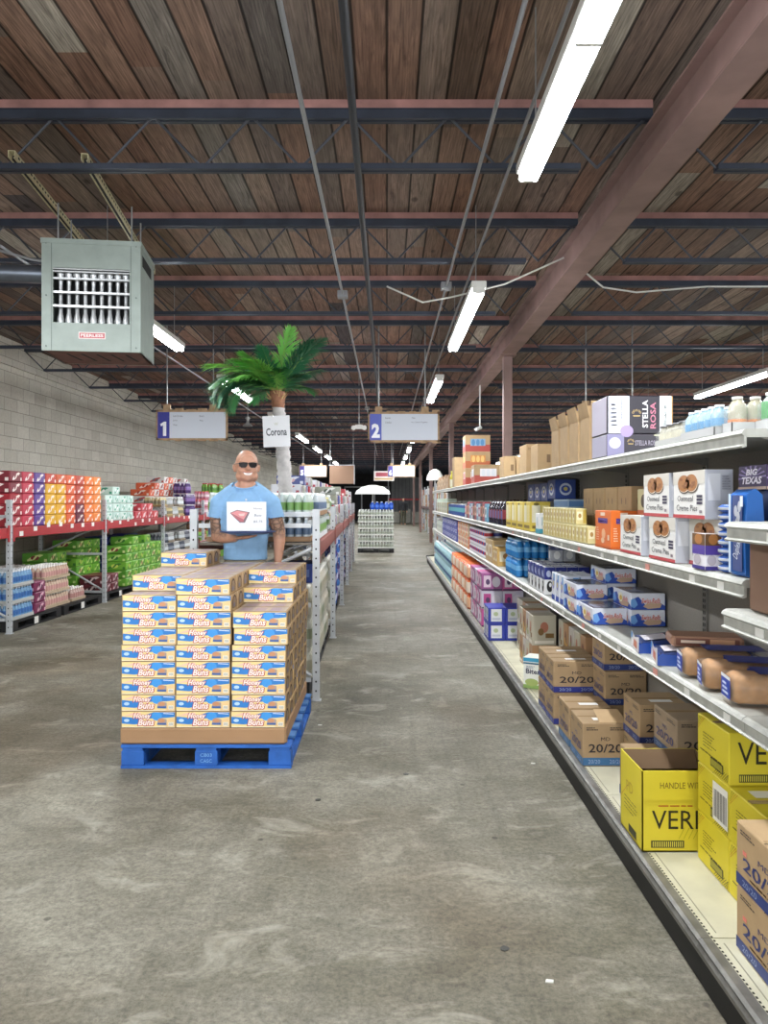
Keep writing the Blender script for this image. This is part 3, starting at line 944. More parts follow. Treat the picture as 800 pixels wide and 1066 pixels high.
for j in range(9):
    for lv in range(3):
        put(obag[(j + lv) % 2], 'snack_bag', 1.19, 10.15 + j * .29, ZD + lv * .2, 'orange white bag on deck, %s stack past pink packs, %s' % (ORD[j], ['bottom', 'middle', 'top'][lv]), 'bag', 'orange bags on the deck')
        if lv < 2 and j < 9:
            put(obag[(j + lv + 1) % 2], 'snack_bag', 1.45, 10.15 + j * .29, ZD + lv * .2, 'orange bag by back panel, %s stack past pink packs, %s' % (ORD[j], ['bottom', 'upper'][lv]), 'bag', 'orange bags by the back panel')
# ================================================================== BOTTLES
def bottle_mesh(r, h, liquid, cap, label, lh=(.3, .6), neck=.4, n=12):
    b = MB()
    lm = mat('liquid_' + liquid.strip('#'), liquid, .15)
    b.lathe([(r * .8, 0), (r, h * .04), (r * .96, h * .15), (r, h * .2), (r, h * .66), (r * .8, h * .8), (r * neck, h * .9), (r * neck, h * .93)], lm, n)
    b.lathe([(r * neck * 1.15, h * .92), (r * neck * 1.15, h), (0, h)], C(cap), n)
    if label:
        b.lathe([(r * 1.02, h * lh[0]), (r * 1.02, h * lh[1])], C(label), n)
    return b.mesh('bottle')
def can_mesh(r, h, c1, c2, n=14):
    b = MB()
    al = mat('can_metal', '#b9bcc0', .3, .8)
    b.lathe([(r * .85, 0), (r, h * .04), (r, h * .06)], al, n)
    b.lathe([(r, h * .06), (r, h * .35)], C(c1), n); b.lathe([(r, h * .35), (r, h * .7)], C(c2), n); b.lathe([(r, h * .7), (r, h * .94)], C(c1), n)
    b.lathe([(r, h * .94), (r * .88, h), (0, h * .985)], al, n)
    return b.mesh('can')
wrapm = mat('shrink_wrap', '#e6ecef', .12, alpha=.16)
def bottle_pack(name, bm, nx, ny, r, h, X, Y, z, label, cat='bottle pack', group=None, rz=0, tray=None, wrap=True, hollow=True):
    t = thing(name, label, cat, (X, Y, z), math.radians(rz), group)
    w, d = nx * 2 * r, ny * 2 * r
    z0 = 0
    if tray:
        tb = MB(); tm = C(tray, .7); q = .003; th = h * .28
        tb.box(-w / 2 - q, w / 2 + q, -d / 2 - q, d / 2 + q, 0, q, tm)
        tb.box(-w / 2 - 2 * q, -w / 2 - q, -d / 2 - 2 * q, d / 2 + 2 * q, 0, th, tm).box(w / 2 + q, w / 2 + 2 * q, -d / 2 - 2 * q, d / 2 + 2 * q, 0, th, tm)
        tb.box(-w / 2 - 2 * q, w / 2 + 2 * q, -d / 2 - 2 * q, -d / 2 - q, 0, th, tm).box(-w / 2 - 2 * q, w / 2 + 2 * q, d / 2 + q, d / 2 + 2 * q, 0, th, tm)
        obj('tray', tb, t); z0 = q
    for i in range(nx):
        for j in range(ny):
            obj('bottle', bm, t, (-w / 2 + r + i * 2 * r, -d / 2 + r + j * 2 * r, z0))
    if wrap:
        wb = MB().cbox(-w / 2 - .005, w / 2 + .005, -d / 2 - .005, d / 2 + .005, .001, h * .8, wrapm, .012)
        obj('shrink_wrap', wb, t)
    return t
def pack_copies(first, spots, labels):
    for (x, y, z), l in zip(spots, labels):
        dup(first, (x, y, z), l)

# ------------------------------------------------------------------ shelf 3 (lower middle)
# loaves of bread / buns in blue-labelled bags
crust = mat('bread_crust', '#a87844', .7, noise=.25, nscale=25)
clear = mat('clear_bag', '#f3e9dc', .12, alpha=.12)
bblue = mat('bag_blue', '#20328c', .25)
def bun_pack():
    L, wd, hh = .36, .14, .115
    t = thing('bread_bag', '', 'bread')
    lo = MB()
    vs = []; n = 14; N = 12
    for k in range(N + 1):
        u = k / N
        s = .93 + .02 * math.sin(u * PI * 9) if 0 < k < N else .78
        for i in range(n):
            a = 2 * PI * i / n
            cx, sy = math.cos(a), math.sin(a)
            vs.append((.012 + u * (L - .11), abs(cx) ** .6 * (1 if cx > 0 else -1) * wd / 2 * s, hh / 2 + abs(sy) ** .6 * (1 if sy > 0 else -1) * hh / 2 * s))
    fs = [(k * n + i, k * n + (i + 1) % n, k * n + n + (i + 1) % n, k * n + n + i) for k in range(N) for i in range(n)]
    lo.add(vs, fs + [tuple(reversed(range(n))), tuple(range(len(vs) - n, len(vs)))], crust, True)
    obj('loaf', lo, t)
    bg = MB()
    vs = []
    pr = [(0, .9), (.05, 1.0), (.5, 1.02), (L - .1, 1.0), (L - .06, .6), (L - .04, .2), (L, .55)]
    for x, s in pr:
        for i in range(n):
            a = 2 * PI * i / n
            cx, sy = math.cos(a), math.sin(a)
            vs.append((min(x, L), abs(cx) ** .55 * (1 if cx > 0 else -1) * wd / 2 * s, max(.001, hh / 2 + abs(sy) ** .55 * (1 if sy > 0 else -1) * hh / 2 * s)))
    pr_n = len(pr)
    fs = [(k * n + i, k * n + (i + 1) % n, k * n + n + (i + 1) % n, k * n + n + i) for k in range(pr_n - 1) for i in range(n)]
    bg.add(vs, fs[:n * 2], clear, True); bg.add(vs, fs[n * 3:], bblue, True)
    bg.add(vs, [tuple(reversed(range(n)))], clear)
    obj('bag', bg, t)
    lb = MB()
    dims = (.36, wd, hh)
    lb.poly3([(-.002, .05, .022), (-.002, -.052, .022), (-.002, -.052, .1), (-.002, .05, .1)], C('#2741a8'))
    lb.poly3([(-.0025, .05, .088), (-.0025, -.052, .088), (-.0025, -.052, .1), (-.0025, .05, .1)], C('#e9ecf2'))
    for k in range(3):
        lb.box(-.004, -.0028, -.03 + .01 * k, .03, .035 + k * .016, .042 + k * .016, C('#c9d3ec'))
    for s in (-1, 1):
        lb.poly3([(.15, s * (wd / 2 + .006), .012), (.31, s * (wd / 2 + .006), .02), (.31, s * (wd / 2 + .006), .1), (.15, s * (wd / 2 + .006), .1)], bblue)
        lb.poly3([(.19, s * (wd / 2 + .0068), .055), (.31, s * (wd / 2 + .0068), .055), (.31, s * (wd / 2 + .0068), .065), (.19, s * (wd / 2 + .0068), .065)], C('#d8a36f'))
    lb.poly3([(.09, -.062, hh + .0035), (.32, -.062, hh + .0035), (.32, .062, hh + .0035), (.09, .062, hh + .0035)], bblue)
    obj('bag_label', lb, t)
    return t
bp = bun_pack()
bp.location = (1.205, 2.66, Z3 + .002); bp.rotation_euler = (0, 0, math.radians(-8)); bp['label'] = 'bagged bread loaf with blue label nearest the camera on the lower shelf'; bp['group'] = 'bagged loaves on the lower shelf'
dup(bp, (1.20, 2.87, Z3 + .002), 'bagged bread loaf with blue label, middle of the three', math.radians(-14))
dup(bp, (1.205, 3.08, Z3 + .002), 'bagged bread loaf with blue label, farthest of the three from the camera', math.radians(-10))
# flat pastry trays
def pastry():
    t = thing('pastry_package', '', 'pastry')
    b = MB()
    b.prism([(0, 0), (.34, 0), (.34, .035), (.02, .05), (0, .04)], C('#274a9c', .25), 'y', -.1, .1)
    obj('tray', b, t)
    b = MB()
    b.prism([(.003, .04), (.02, .052), (.2, .075), (.339, .05), (.339, .036), (.02, .0505)], mat('glossy_film', '#3d4a78', .12), 'y', -.095, .095)
    b.poly3([(-.0015, .095, .002), (-.0015, -.095, .002), (.0, -.095, .075), (.0, .0, .06), (0, .095, .08)], C('#e8e4e6', .3))
    b.poly3([(-.003, .03, .015), (-.003, -.06, .012), (-.002, -.05, .045), (-.002, .02, .05)], C('#cc7050', .3))
    b.poly3([(-.0035, .09, .045), (-.0035, .05, .05), (-.003, .05, .072), (-.003, .09, .075)], C('#3f8fd0', .3))
    b.poly3([(.03, -.08, .0605), (.14, -.08, .0725), (.14, .05, .0725), (.03, .05, .0605)], C('#d6d2da', .3))
    b.poly3([(.16, -.07, .0745), (.2, -.07, .0765), (.2, .06, .0765), (.16, .06, .0745)], C('#b0654a', .3))
    obj('film_wrap', b, t)
    return t
pt = pastry()
pt.location = (1.2, 3.36, Z3 + .001); pt.rotation_euler = (0, 0, math.radians(-12)); pt['label'] = 'flat iced pastry package in blue tray, nearer the bread'; pt['group'] = 'flat pastry packages'
dup(pt, (1.2, 3.62, Z3 + .001), 'flat iced pastry package in blue tray, farther from the bread', math.radians(-8))
b = MB()
b.cbox(0, .3, -.08, .08, 0, .045, C('#a8806a'), .01)
b.poly3([(.02, -.0812, .008), (.28, -.0812, .008), (.28, -.0812, .038), (.02, -.0812, .038)], C('#7a4a3a'))
b.poly3([(.16, -.082, .01), (.26, -.082, .01), (.26, -.082, .036), (.16, -.082, .036)], C('#d7a57f'))
b.text('SUZY Q', (.1, -.083, .023), (1, 0, 0), (0, 0, 1), .016, C('#f2ddc8'), maxw=.09, fit='h') if False else b.box(.04, .14, -.0826, -.082, .018, .03, C('#f2ddc8'))
put(b, 'pastry_box', 1.262, 3.36, Z3 + .079, 'long brown pastry box lying across the flat pastry packages', 'box', rz=-12)

# zebra cake cartons
zd = (.196, .33, .093)
b = MB().cbox(-zd[0] / 2, zd[0] / 2, -zd[1] / 2, zd[1] / 2, 0, zd[2], C('#dcdfea', .35), .004)
for f in 'SWE':
    wav = [(0, 0), (1, 0), (1, .22), (.86, .42), (.7, .12), (.45, .2), (.22, .8), (0, .62)]
    decal(b, zd, f, 'poly', wav, C('#2c4da6'))
    decal(b, zd, f, 'poly', [(0, .62), (.12, .7), (.2, .3), (.1, .1), (0, .2)], C('#6ea0dd'), lift=.0004)
    decal(b, zd, f, 'poly', [(.35, .2), (.5, .05), (.85, .12), (.9, .35), (.7, .55), (.5, .45)], C('#c9a98e'), lift=.0006)
    decal(b, zd, f, 'text', 'Swiss Rolls', .58, .55, .34, C('#f3e6e6'), maxw=.56, shear=.3, bold=.06, lift=.0009)
    decal(b, zd, f, 'text', 'Swiss Rolls', .58, .55, .31, C('#c2382f'), maxw=.55, shear=.3, bold=.01, lift=.0013)
decal(b, zd, 'W', 'ell', .45, .55, .13, .3, C('#f0ead0'), lift=.0016)
decal(b, zd, 'W', 'ell', .47, .52, .07, .16, C('#d8b23f'), lift=.002)
decal(b, zd, 'T', 'rect', .02, .02, .98, .98, mat('snack_box_top', '#5f6470', .2))
decal(b, zd, 'T', 'rect', .08, .1, .5, .5, C('#8a90a6', .25), lift=.0004)
zm = b.mesh('snack_cake_carton')
G = 'blue and white snack cake cartons on the lower shelf'
for (x, y, lv, l) in [(1.2, 4.32, 0, 'blue white snack cake carton at the shelf front nearest the pastries'), (1.43, 4.26, 0, 'blue white snack cake carton, lower of the near back pair'), (1.43, 4.26, 1, 'blue white snack cake carton, upper of the near back pair'),
        (1.2, 4.70, 0, 'blue white snack cake carton at the shelf front, bottom of the far pair'), (1.2, 4.70, 1, 'blue white snack cake carton at the shelf front, top of the far pair'), (1.43, 4.76, 0, 'blue white snack cake carton farthest back, bottom of three'), (1.43, 4.76, 1, 'blue white snack cake carton farthest back, middle of three'), (1.43, 4.76, 2, 'blue white snack cake carton, highest one farthest back')]:
    put(zm, 'snack_cake_carton', (1.190 if x < 1.4 else 1.388) + zd[0] / 2, y + zd[1] / 2, Z3 + .002 + lv * .0945, l, 'carton', G)
# flower bags then blue/white coffee packs
fb = wbox('x', (.11, .1, .2), '#d7dbe6', [('SWE', 'ell', (.5, .6, .3, .2, C('#8f8fd0'))), ('SWE', 'ell', (.5, .6, .14, .1, C('#d8cf72')), dict(lift=.0005)), ('SWE', 'rect', (.05, .02, .95, .2, C('#3b57b5'))), ('SWE', 'rect', (.6, .7, .95, .95, C('#5f9ad0')), dict(lift=.0003))])
for j in range(3):
    for i in range(2):
        put(fb, 'flower_pack', 1.26 + i * .12, 5.16 + j * .13, Z3, 'pale pack with yellow flower print, %s from snack cakes, %s row' % (ORD[j], ['front', 'second'][i]), 'pack', 'flower printed packs')
cf = wbox('x', (.082, .1, .21), '#e4e5e6', [('SWE', 'rect', (0, .55, 1, 1, C('#232f80'))), ('SWE', 'ell', (.5, .3, .28, .2, C('#1c1c20')), dict(lift=.0004)), ('SWE', 'ell', (.55, .36, .12, .08, C('#e4e5e6')), dict(lift=.0007)), ('SWE', 'ell', (.4, .76, .22, .12, C('#b9c2e0')), dict(lift=.0004)), ('SWE', 'ell', (.7, .68, .15, .07, C('#8f9ad0')), dict(lift=.0005))])
cg = wbox('x', (.1, .1, .17), '#b7bac2', [('SWE', 'rect', (0, .55, 1, 1, C('#4b5280'))), ('SWE', 'ell', (.5, .3, .28, .2, C('#efefef')), dict(lift=.0004)), ('SWE', 'ell', (.5, .75, .25, .14, C('#9fa6c8')), dict(lift=.0004))])
for j in range(5):
    for i in range(4):
        if j < 3 or i < 2:
            put(cf, 'coffee_bag', 1.24 + i * .087, 5.75 + j * .14, Z3, 'blue topped white pack with black bean print, %s row deep, %s from the aisle' % (ORD[j], ORD[i]), 'pack', 'black bean print packs')
for j in range(3):
    for i in range(2):
        put(cg, 'coffee_bag', 1.42 + i * .105, 6.3 + j * .2, Z3 + .21 if j < 1 else Z3, 'grey and white pack at the back of the lower shelf, %s row, %s' % (ORD[j], ['left', 'right'][i]), 'pack', 'grey white packs')
# blue water bottles, two tiers
bw = bottle_mesh(.037, .17, '#2f7fc4', '#9fc8e0', '#6fb0e0', (.35, .62), .45)
first = None
for j in range(2):
    for lv in range(2):
        l = 'pack of bright blue water bottles on the lower shelf, %s tier, %s pack' % (['bottom', 'top'][lv], ['near', 'far'][j])
        loc = (1.205 + .188, 7.15 + j * .35, Z3 + .004 + lv * .173)
        if first is None:
            first = bottle_pack('water_bottle_pack', bw, 5, 4, .037, .17, *loc, l, 'bottle pack', 'blue water bottle packs', wrap=False)
        else:
            dup(first, loc, l)

# ------------------------------------------------------------------ shelf 2 (upper middle)
# cream pie boxes : front (cookie) side faces the aisle
cpd = (.105, .31, .188)
b = MB().cbox(-cpd[0] / 2, cpd[0] / 2, -cpd[1] / 2, cpd[1] / 2, 0, cpd[2], C('#e6e5e2', .4), .003)
decal(b, cpd, 'W', 'rect', 0, 0, 1, .075, C('#b8464a'))
decal(b, cpd, 'W', 'rect', 0, .72, 1, 1, C('#d3cfc6'))
for u, v in ((.36, .74), (.6, .75)):
    decal(b, cpd, 'W', 'ell', u + .01, v - .05, .20, .17, C('#3f2a20'), lift=.0003)
    decal(b, cpd, 'W', 'ell', u + .01, v - .03, .19, .165, C('#efe3d3'), lift=.0006)
    decal(b, cpd, 'W', 'ell', u, v, .19, .18, C('#a8713f'), lift=.0009)
    for a in range(7):
        decal(b, cpd, 'W', 'ell', u + .1 * math.cos(a * 2.3), v + .09 * math.sin(a * 1.9), .035, .03, C('#8a5730'), lift=.0012)
decal(b, cpd, 'W', 'text', 'Oatmeal', .4, .42, .12, C('#26242e'), maxw=.5, lift=.0003)
decal(b, cpd, 'W', 'text', 'Creme Pies', .45, .22, .13, C('#26242e'), maxw=.66, lift=.0003)
for k in range(3):
    decal(b, cpd, 'W', 'rect', .76, .3 + k * .07, .93, .35 + k * .07, C('#3a3550'))
decal(b, cpd, 'W', 'rect', .84, .12, .92, .18, C('#8b7f86'))
for f in 'SN':
    decal(b, cpd, f, 'rect', 0, 0, 1, 1, C('#b9bcc6'))
    decal(b, cpd, f, 'rect', .1, .38, .55, .92, C('#d7d9e0'), lift=.0004)
    fine(b, cpd, f, .14, .52, .42, .90, 9, C('#777b88'))
    fine(b, cpd, f, .62, .95, .6, .9, 6, C('#8a8d99'))
cpm = b.mesh('cream_pie_box')
G = 'white oatmeal cream pie boxes'
for y, lv, l in [(3.27, 0, 'nearer lower'), (3.69, 0, 'farther lower'), (2.98, 1, 'nearer upper'), (3.34, 1, 'farther upper')]:
    put(cpm, 'cream_pie_box', 1.2 + cpd[0] / 2, y, Z2 + .001 + lv * .19, 'white box of oatmeal cream pies with two cookies, %s one on upper shelf' % l, 'box', G)
put(cpm, 'cream_pie_box', 1.256 + cpd[0] / 2, 2.955, Z2 + .001, 'white cream pie box underneath, mostly hidden behind the purple cookie box', 'box', G)
put(cpm, 'cream_pie_box', 1.33 + cpd[0] / 2, 3.36, Z2 + .001, 'white cream pie box in the second row behind the others, lower', 'box', G)
put(cpm, 'cream_pie_box', 1.33 + cpd[0] / 2, 3.3, Z2 + .191, 'white cream pie box in the second row behind the others, upper', 'box', G)
# small purple box in front
pb = wbox('x', (.06, .115, .135), '#e7e4ea', [('WSE', 'rect', (0, .68, 1, 1, C('#6a4a28'))), ('WSE', 'rect', (0, .42, 1, .68, C('#55409a'))), ('WSE', 'ell', (.4, .27, .28, .15, C('#b8b0ba')), dict(lift=.0004)), ('WSE', 'rect', (0, 0, 1, .1, C('#3f3484'))), ('WSE', 'ell', (.5, .85, .3, .15, C('#a9713c')), dict(lift=.0004))])
put(pb, 'cookie_box', 1.222, 2.862, Z2 + .001, 'small purple and white cookie box beside the white cream pie boxes', 'box')
# stack of little round packs
rp = MB()
mm = mat('blue_film', '#3f62a8', .25)
rp.lathe([(.03, 0), (.045, .008), (.045, .022), (.03, .03)], mm, 14)
rp.lathe([(.034, .006), (.0465, .011), (.0465, .02)], C('#dfe3ec', .3), 14)
rpm = rp.mesh('x')
for k in range(8):
    put(rpm, 'snack_cake', 1.215 + .04, 2.725, Z2 + .002 + k * .0308, 'small blue wrapped cake in the round stack, %s from the bottom' % ORD[k], 'cake', 'stacked blue wrapped cakes')
# wafer bag (tall blue), upright
wb_ = MB()
dims = (.06, .19, .30)
wb_.prism([(-.03, .01), (-.02, 0), (.02, 0), (.03, .01), (.034, .15), (.026, .28), (.004, .30), (-.004, .30), (-.026, .28), (-.034, .15)], mat('blue_glossy', '#2a63b0', .22), 'y', -.062, .062)
wdims = (.07, .124, .30)
decal(wb_, wdims, 'W', 'rect', .06, .03, .2, .95, C('#c3d6ea'))
decal(wb_, wdims, 'W', 'rect', .3, .06, .88, .93, C('#3b4a7e'))
for (u, v) in ((.5, .75), (.65, .68), (.56, .6), (.72, .8), (.62, .53)):
    decal(wb_, wdims, 'W', 'ell', u, v, .1, .065, C('#b7bac3'), lift=.0004)
decal(wb_, wdims, 'W', 'text', 'Duplex', .6, .3, .16, C('#e3e8ef'), maxw=.5, rot=1.2, lift=.0006)
decal(wb_, wdims, 'W', 'rect', .76, .8, .93, .92, C('#dfe6ee'), lift=.0007)
put(wb_, 'cookie_bag', 1.245, 2.595, Z2 + .001, 'tall glossy blue cookie bag standing behind the near shelf lip', 'bag')
# BIG TEXAS box, dark purple
bt = MB()
bd = (.2, .2, .085)
bt.cbox(-.1, .1, -.1, .1, 0, bd[2], C('#3d2f52'), .003)
for f in 'SW':
    for k in range(9):
        a = k / 8 * PI
        decal(bt, bd, f, 'poly', [(.5, .5), (.5 + .5 * math.cos(a), .5 + .49 * math.sin(a)), (.5 + .5 * math.cos(a + .15), .5 + .49 * math.sin(a + .15))], C('#8f7fae'), lift=.0002)
    decal(bt, bd, f, 'text', 'BIG', .5, .72, .26, C('#e8e4ee'), maxw=.42, bold=.04, shear=.2, lift=.0006)
    decal(bt, bd, f, 'text', 'TEXAS', .5, .38, .3, C('#e8e4ee'), maxw=.72, bold=.04, shear=.2, lift=.0006)
    decal(bt, bd, f, 'rect', 0, 0, 1, .12, C('#b7a08f'), lift=.0006)
put(bt, 'pastry_box', 1.38, 2.625, Z2 + .30, 'dark purple BIG TEXAS pastry box near the right picture edge', 'box')
bt2 = MB().cbox(-.1, .1, -.1, .1, 0, .297, C('#3a4f86', .35), .004)
decal(bt2, (.2, .2, .297), 'S', 'rect', .1, .08, .9, .9, C('#7f97c4'))
decal(bt2, (.2, .2, .297), 'S', 'ell', .5, .6, .28, .2, C('#c9cfdd'), lift=.0004)
put(bt2, 'cookie_carton', 1.415, 2.625, Z2 + .001, 'blue cookie carton supporting the dark purple pastry box', 'carton')

# orange box
od = (.14, .30, .205)
b = MB().cbox(-od[0] / 2, od[0] / 2, -od[1] / 2, od[1] / 2, 0, od[2], C('#e0702a'), .003)
for f in 'WS':
    decal(b, od, f, 'text', 'Sabritas', .5, .72, .12, C('#edd3c2'), maxw=.66, bold=.03) if False else decal(b, od, f, 'rect', .2, .66, .8, .8, C('#5a3f8c'))
    decal(b, od, f, 'text', 'Nabisco', .5, .73, .08, C('#f0e4dc'), maxw=.5, lift=.0005) if False else fine(b, od, f, .25, .78, .7, .77, 1, C('#f0e4dc'))
    decal(b, od, f, 'rect', .36, .86, .64, .95, C('#f0d9c6'))
    fine(b, od, f, .1, .28, .2, .58, 6, C('#f2c8a8')); decal(b, od, f, 'ell', .55, .38, .12, .14, C('#f2b98e'))
    decal(b, od, f, 'ell', .5, .2, .1, .08, C('#f7cda8')); decal(b, od, f, 'rect', .8, .22, .9, .36, C('#f3d8c2'))
    decal(b, od, f, 'rect', 0, .0, 1, .06, C('#c95d20'))
put(b, 'cookie_carton', 1.2 + .07, 4.16, Z2 + .001, 'bright orange carton on the upper shelf left of the cream pie boxes', 'carton')
ybx = wbox('x', (.1, .2, .16), '#d8cf9c', [('WS', 'rect', (0, 0, 1, .3, C('#d27a52'))), ('WS', 'ell', (.5, .6, .2, .22, C('#5a4a35')), dict(lift=.0004))])
put(ybx, 'cookie_box', 1.395, 3.95, Z2 + .001, 'cream coloured box with a dark biscuit print, lower, left of cream pies', 'box')
put(ybx, 'cookie_box', 1.395, 3.92, Z2 + .163, 'cream coloured box with a dark biscuit print, upper, left of cream pies', 'box')
# kraft towers
kt = carton((.12, .24, .17), kraft2, False)
for f in 'SW':
    for u in (.3, .62):
        decal(kt, (.12, .24, .17), f, 'ell', u, .5, .03, .12, C('#6a4c34'))
kt = kt.mesh('x')
for j in range(4):
    for lv in range(2):
        put(kt, 'kraft_carton', 1.36 + .07, 4.32 + j * .26, Z2 + .001 + lv * .172, 'plain kraft carton tower at the shelf back, %s from the orange carton, %s' % (ORD[j], ['lower', 'upper'][lv]), 'carton', 'plain kraft cartons')
# small cream boxes, two tiers
sm = wbox('x', (.07, .085, .105), '#dccf96', [('WS', 'rect', (.1, .3, .6, .8, C('#efe8c8'))), ('WS', 'rect', (.65, .1, .95, .9, C('#c6a94c'))), ('WS', 'ell', (.35, .55, .14, .14, C('#b08a4a')), dict(lift=.0004))])
for j in range(14):
    for lv in range(2):
        if lv == 1 and j < 3: continue
        put(sm, 'cracker_box', 1.235, 4.52 + j * .092, Z2 + .001 + lv * .106, 'small cream and yellow box, %s from the orange carton, %s row' % (ORD[j], ['lower', 'upper'][lv]), 'box', 'small cream boxes')
# light blue case behind + blue round-logo boxes on top
lb_ = wbox('x', (.16, .5, .27), '#9db6cf', [('WS', 'rect', (.02, .8, .98, .95, C('#5f8ac0'))), ('WS', 'rect', (.1, .2, .9, .7, C('#c4d2df')), dict(lift=.0003))])
put(lb_, 'cookie_carton', 1.45, 5.9, Z2 + .001, 'pale blue carton behind the small cream boxes', 'carton')
wt = wbox('x', (.06, .13, .16), '#eceeee', [('WS', 'rect', (0, 0, 1, .22, C('#3f9db4'))), ('WS', 'rect', (.3, .4, .7, .8, C('#c7d6da')))])
put(wt, 'milk_box', 1.235, 6.0, Z2 + .001, 'small white and teal box at the shelf edge between cream boxes and yellow ones', 'box')
ydm = wbox('x', (.17, .3, .25), '#d9c04a', [('WS', 'rect', (.08, .3, .5, .88, C('#e9e2c2'))), ('WS', 'rect', (.55, .3, .92, .88, C('#ead98e'))), ('WS', 'ell', (.3, .92, .14, .05, C('#7a6a1e')), dict(lift=.0004)), ('WS', 'rect', (.1, .1, .9, .2, C('#7d6423')))])
for j in range(4):
    put(ydm, 'wafer_box', 1.285, 6.42 + j * .32, Z2 + .001, 'tall yellow wafer box on the upper shelf, %s from the pale blue carton' % ORD[j], 'box', 'yellow wafer boxes')
bl = wbox('x', (.17, .28, .16), '#2c4690', [('WS', 'ell', (.5, .5, .3, .32, C('#c9d2e4'))), ('WS', 'ell', (.5, .5, .22, .2, C('#3551a8')), dict(lift=.0004)), ('WS', 'ell', (.5, .52, .1, .1, C('#d7c466')), dict(lift=.0008))])
for j in range(4):
    put(bl, 'cookie_carton', 1.47, 6.3 + j * .3, Z2 + .255 + .001 if j else Z2 + .275, 'blue carton with round logo at the shelf back, %s from the cream boxes' % ORD[j], 'carton', 'blue round logo cartons')
    put(bl, 'cookie_carton', 1.47, 6.3 + j * .3 if j else 6.32, Z2 + .001, 'blue carton low behind the yellow wafer boxes, %s from the cream boxes' % ORD[j], 'carton', 'blue round logo cartons') if j else None
# mixed bottles, cans and cartons farther along, on both shelves
def run(y0, y1, z, kinds, name, what, cat, group, dep=2, lv=1, gap=.013, x0=XF + .012, limit=40):
    y = y0; k = 0
    while y + kinds[k % len(kinds)][2] <= y1 + .02 and k < limit:
        me, w, d, h = kinds[k % len(kinds)] if lv < 9 else kinds[0]
        for i in range(dep):
            for q in range(lv):
                put(kinds[(k + q + i) % len(kinds)][0], name, x0 + w / 2 + i * (w + .006), y + d / 2 + random.uniform(0, gap * .6), z + .001 + q * (h + .002), '%s, %s from near end%s%s' % (what, ORD[k], (', ' + ['bottom', 'second', 'third', 'top'][q]) if lv > 1 else '', ['', ', middle', ', back'][i]), cat, group, rz=random.uniform(-1.3, 1.3))
        y += d + gap; k += 1
def bx(w, d, h, base, *pr):
    return (wbox('x', (w, d, h), base, list(pr)), w, d, h)
stdp = lambda a, b_: (('WS', 'rect', (.12, .25, .88, .8, C(a))), ('WS', 'ell', (.5, .55, .22, .18, C(b_)), dict(lift=.0004)))
drk = bottle_mesh(.045, .27, '#241d22', '#3f2a2a', '#7e2f35', (.25, .6), .33)
drk2 = bottle_mesh(.045, .25, '#2c2f45', '#c9c9cf', '#5c6390', (.25, .6), .33)
run(7.75, 8.9, Z2, [(drk, .09, .09, .27), (drk2, .09, .09, .25)], 'drink_bottle', 'dark labelled bottle on the upper shelf', 'bottle', 'dark bottles on the upper shelf', 3)
run(9.0, 11.6, Z2, [bx(.2, .2, .22, '#6fa3bd', *stdp('#dce8ea', '#3f6f8a')), bx(.2, .2, .24, '#a8404a', *stdp('#e8b9a0', '#2a2024')), bx(.2, .2, .23, '#3b3440', *stdp('#c98a5a', '#8c2f2f')), bx(.2, .2, .21, '#c6c9d0', *stdp('#b7466a', '#e8e8ee'))], 'grocery_box', 'patterned grocery box on the upper shelf', 'box', 'mixed boxes far along the upper shelf', 1)
cyl = can_mesh(.06, .2, '#2f4a8a', '#5fa3a8')
run(11.7, 14.6, Z2, [(cyl, .12, .12, .2)], 'canister', 'blue teal canister on upper shelf', 'canister', 'blue canisters on the upper shelf', 2)
run(14.8, 18.2, Z2, [bx(.2, .25, .22, '#a58a5c', *stdp('#c4b391', '#6b5a34')), bx(.2, .25, .3, '#c3d6c8', *stdp('#e6f0ea', '#8fb89c'))], 'grocery_box', 'tan or green box far along upper shelf', 'box', 'boxes at the far end of the upper shelf', 1)
# shelf 3 farther
st = can_mesh(.055, .115, '#e6e6ea', '#b8303c'); st2 = can_mesh(.055, .115, '#e8e8ec', '#33418c')
run(8.15, 8.5, Z3, [bx(.22, .14, .2, '#c9a35c', *stdp('#eadfc4', '#a8763a'))], 'flour_bag', 'tan bag beside the blue water bottles', 'bag', 'tan bags on the lower shelf', 1, 1)
run(8.55, 9.15, Z3, [bx(.24, .28, .26, '#c4a878', *stdp('#efe9da', '#b49058'))], 'flour_bag', 'large tan bag on the lower shelf', 'bag', 'large tan bags', 1, 1)
run(9.2, 10.9, Z3, [(st, .11, .11, .115), (st2, .11, .11, .115)], 'food_can', 'red, white and blue can on the lower shelf', 'can', 'striped cans on the lower shelf', 2, 3)
run(11.0, 12.8, Z3, [bx(.22, .2, .18, '#d98a5c', *stdp('#f0ddc4', '#b3482c')), bx(.22, .2, .18, '#c9b38a', *stdp('#e9e2d0', '#8c3a35'))], 'grocery_bag', 'orange and tan pack on the lower shelf', 'pack', 'orange tan packs on the lower shelf', 1, 2)
run(12.9, 16.2, Z3, [bx(.24, .22, .12, '#34409c', *stdp('#8d97cf', '#c9cfe8')), bx(.24, .22, .12, '#4a4f9e', *stdp('#d3d6ea', '#3a4190'))], 'napkin_pack', 'violet blue flat pack on the lower shelf', 'pack', 'violet blue packs on the lower shelf', 1, 3)
run(16.4, 18.2, Z3, [bx(.2, .25, .25, '#c9cfc4', *stdp('#e6eae0', '#7f8a74'))], 'grocery_box', 'pale box far along lower shelf', 'box', 'pale boxes on the lower shelf end', 1)
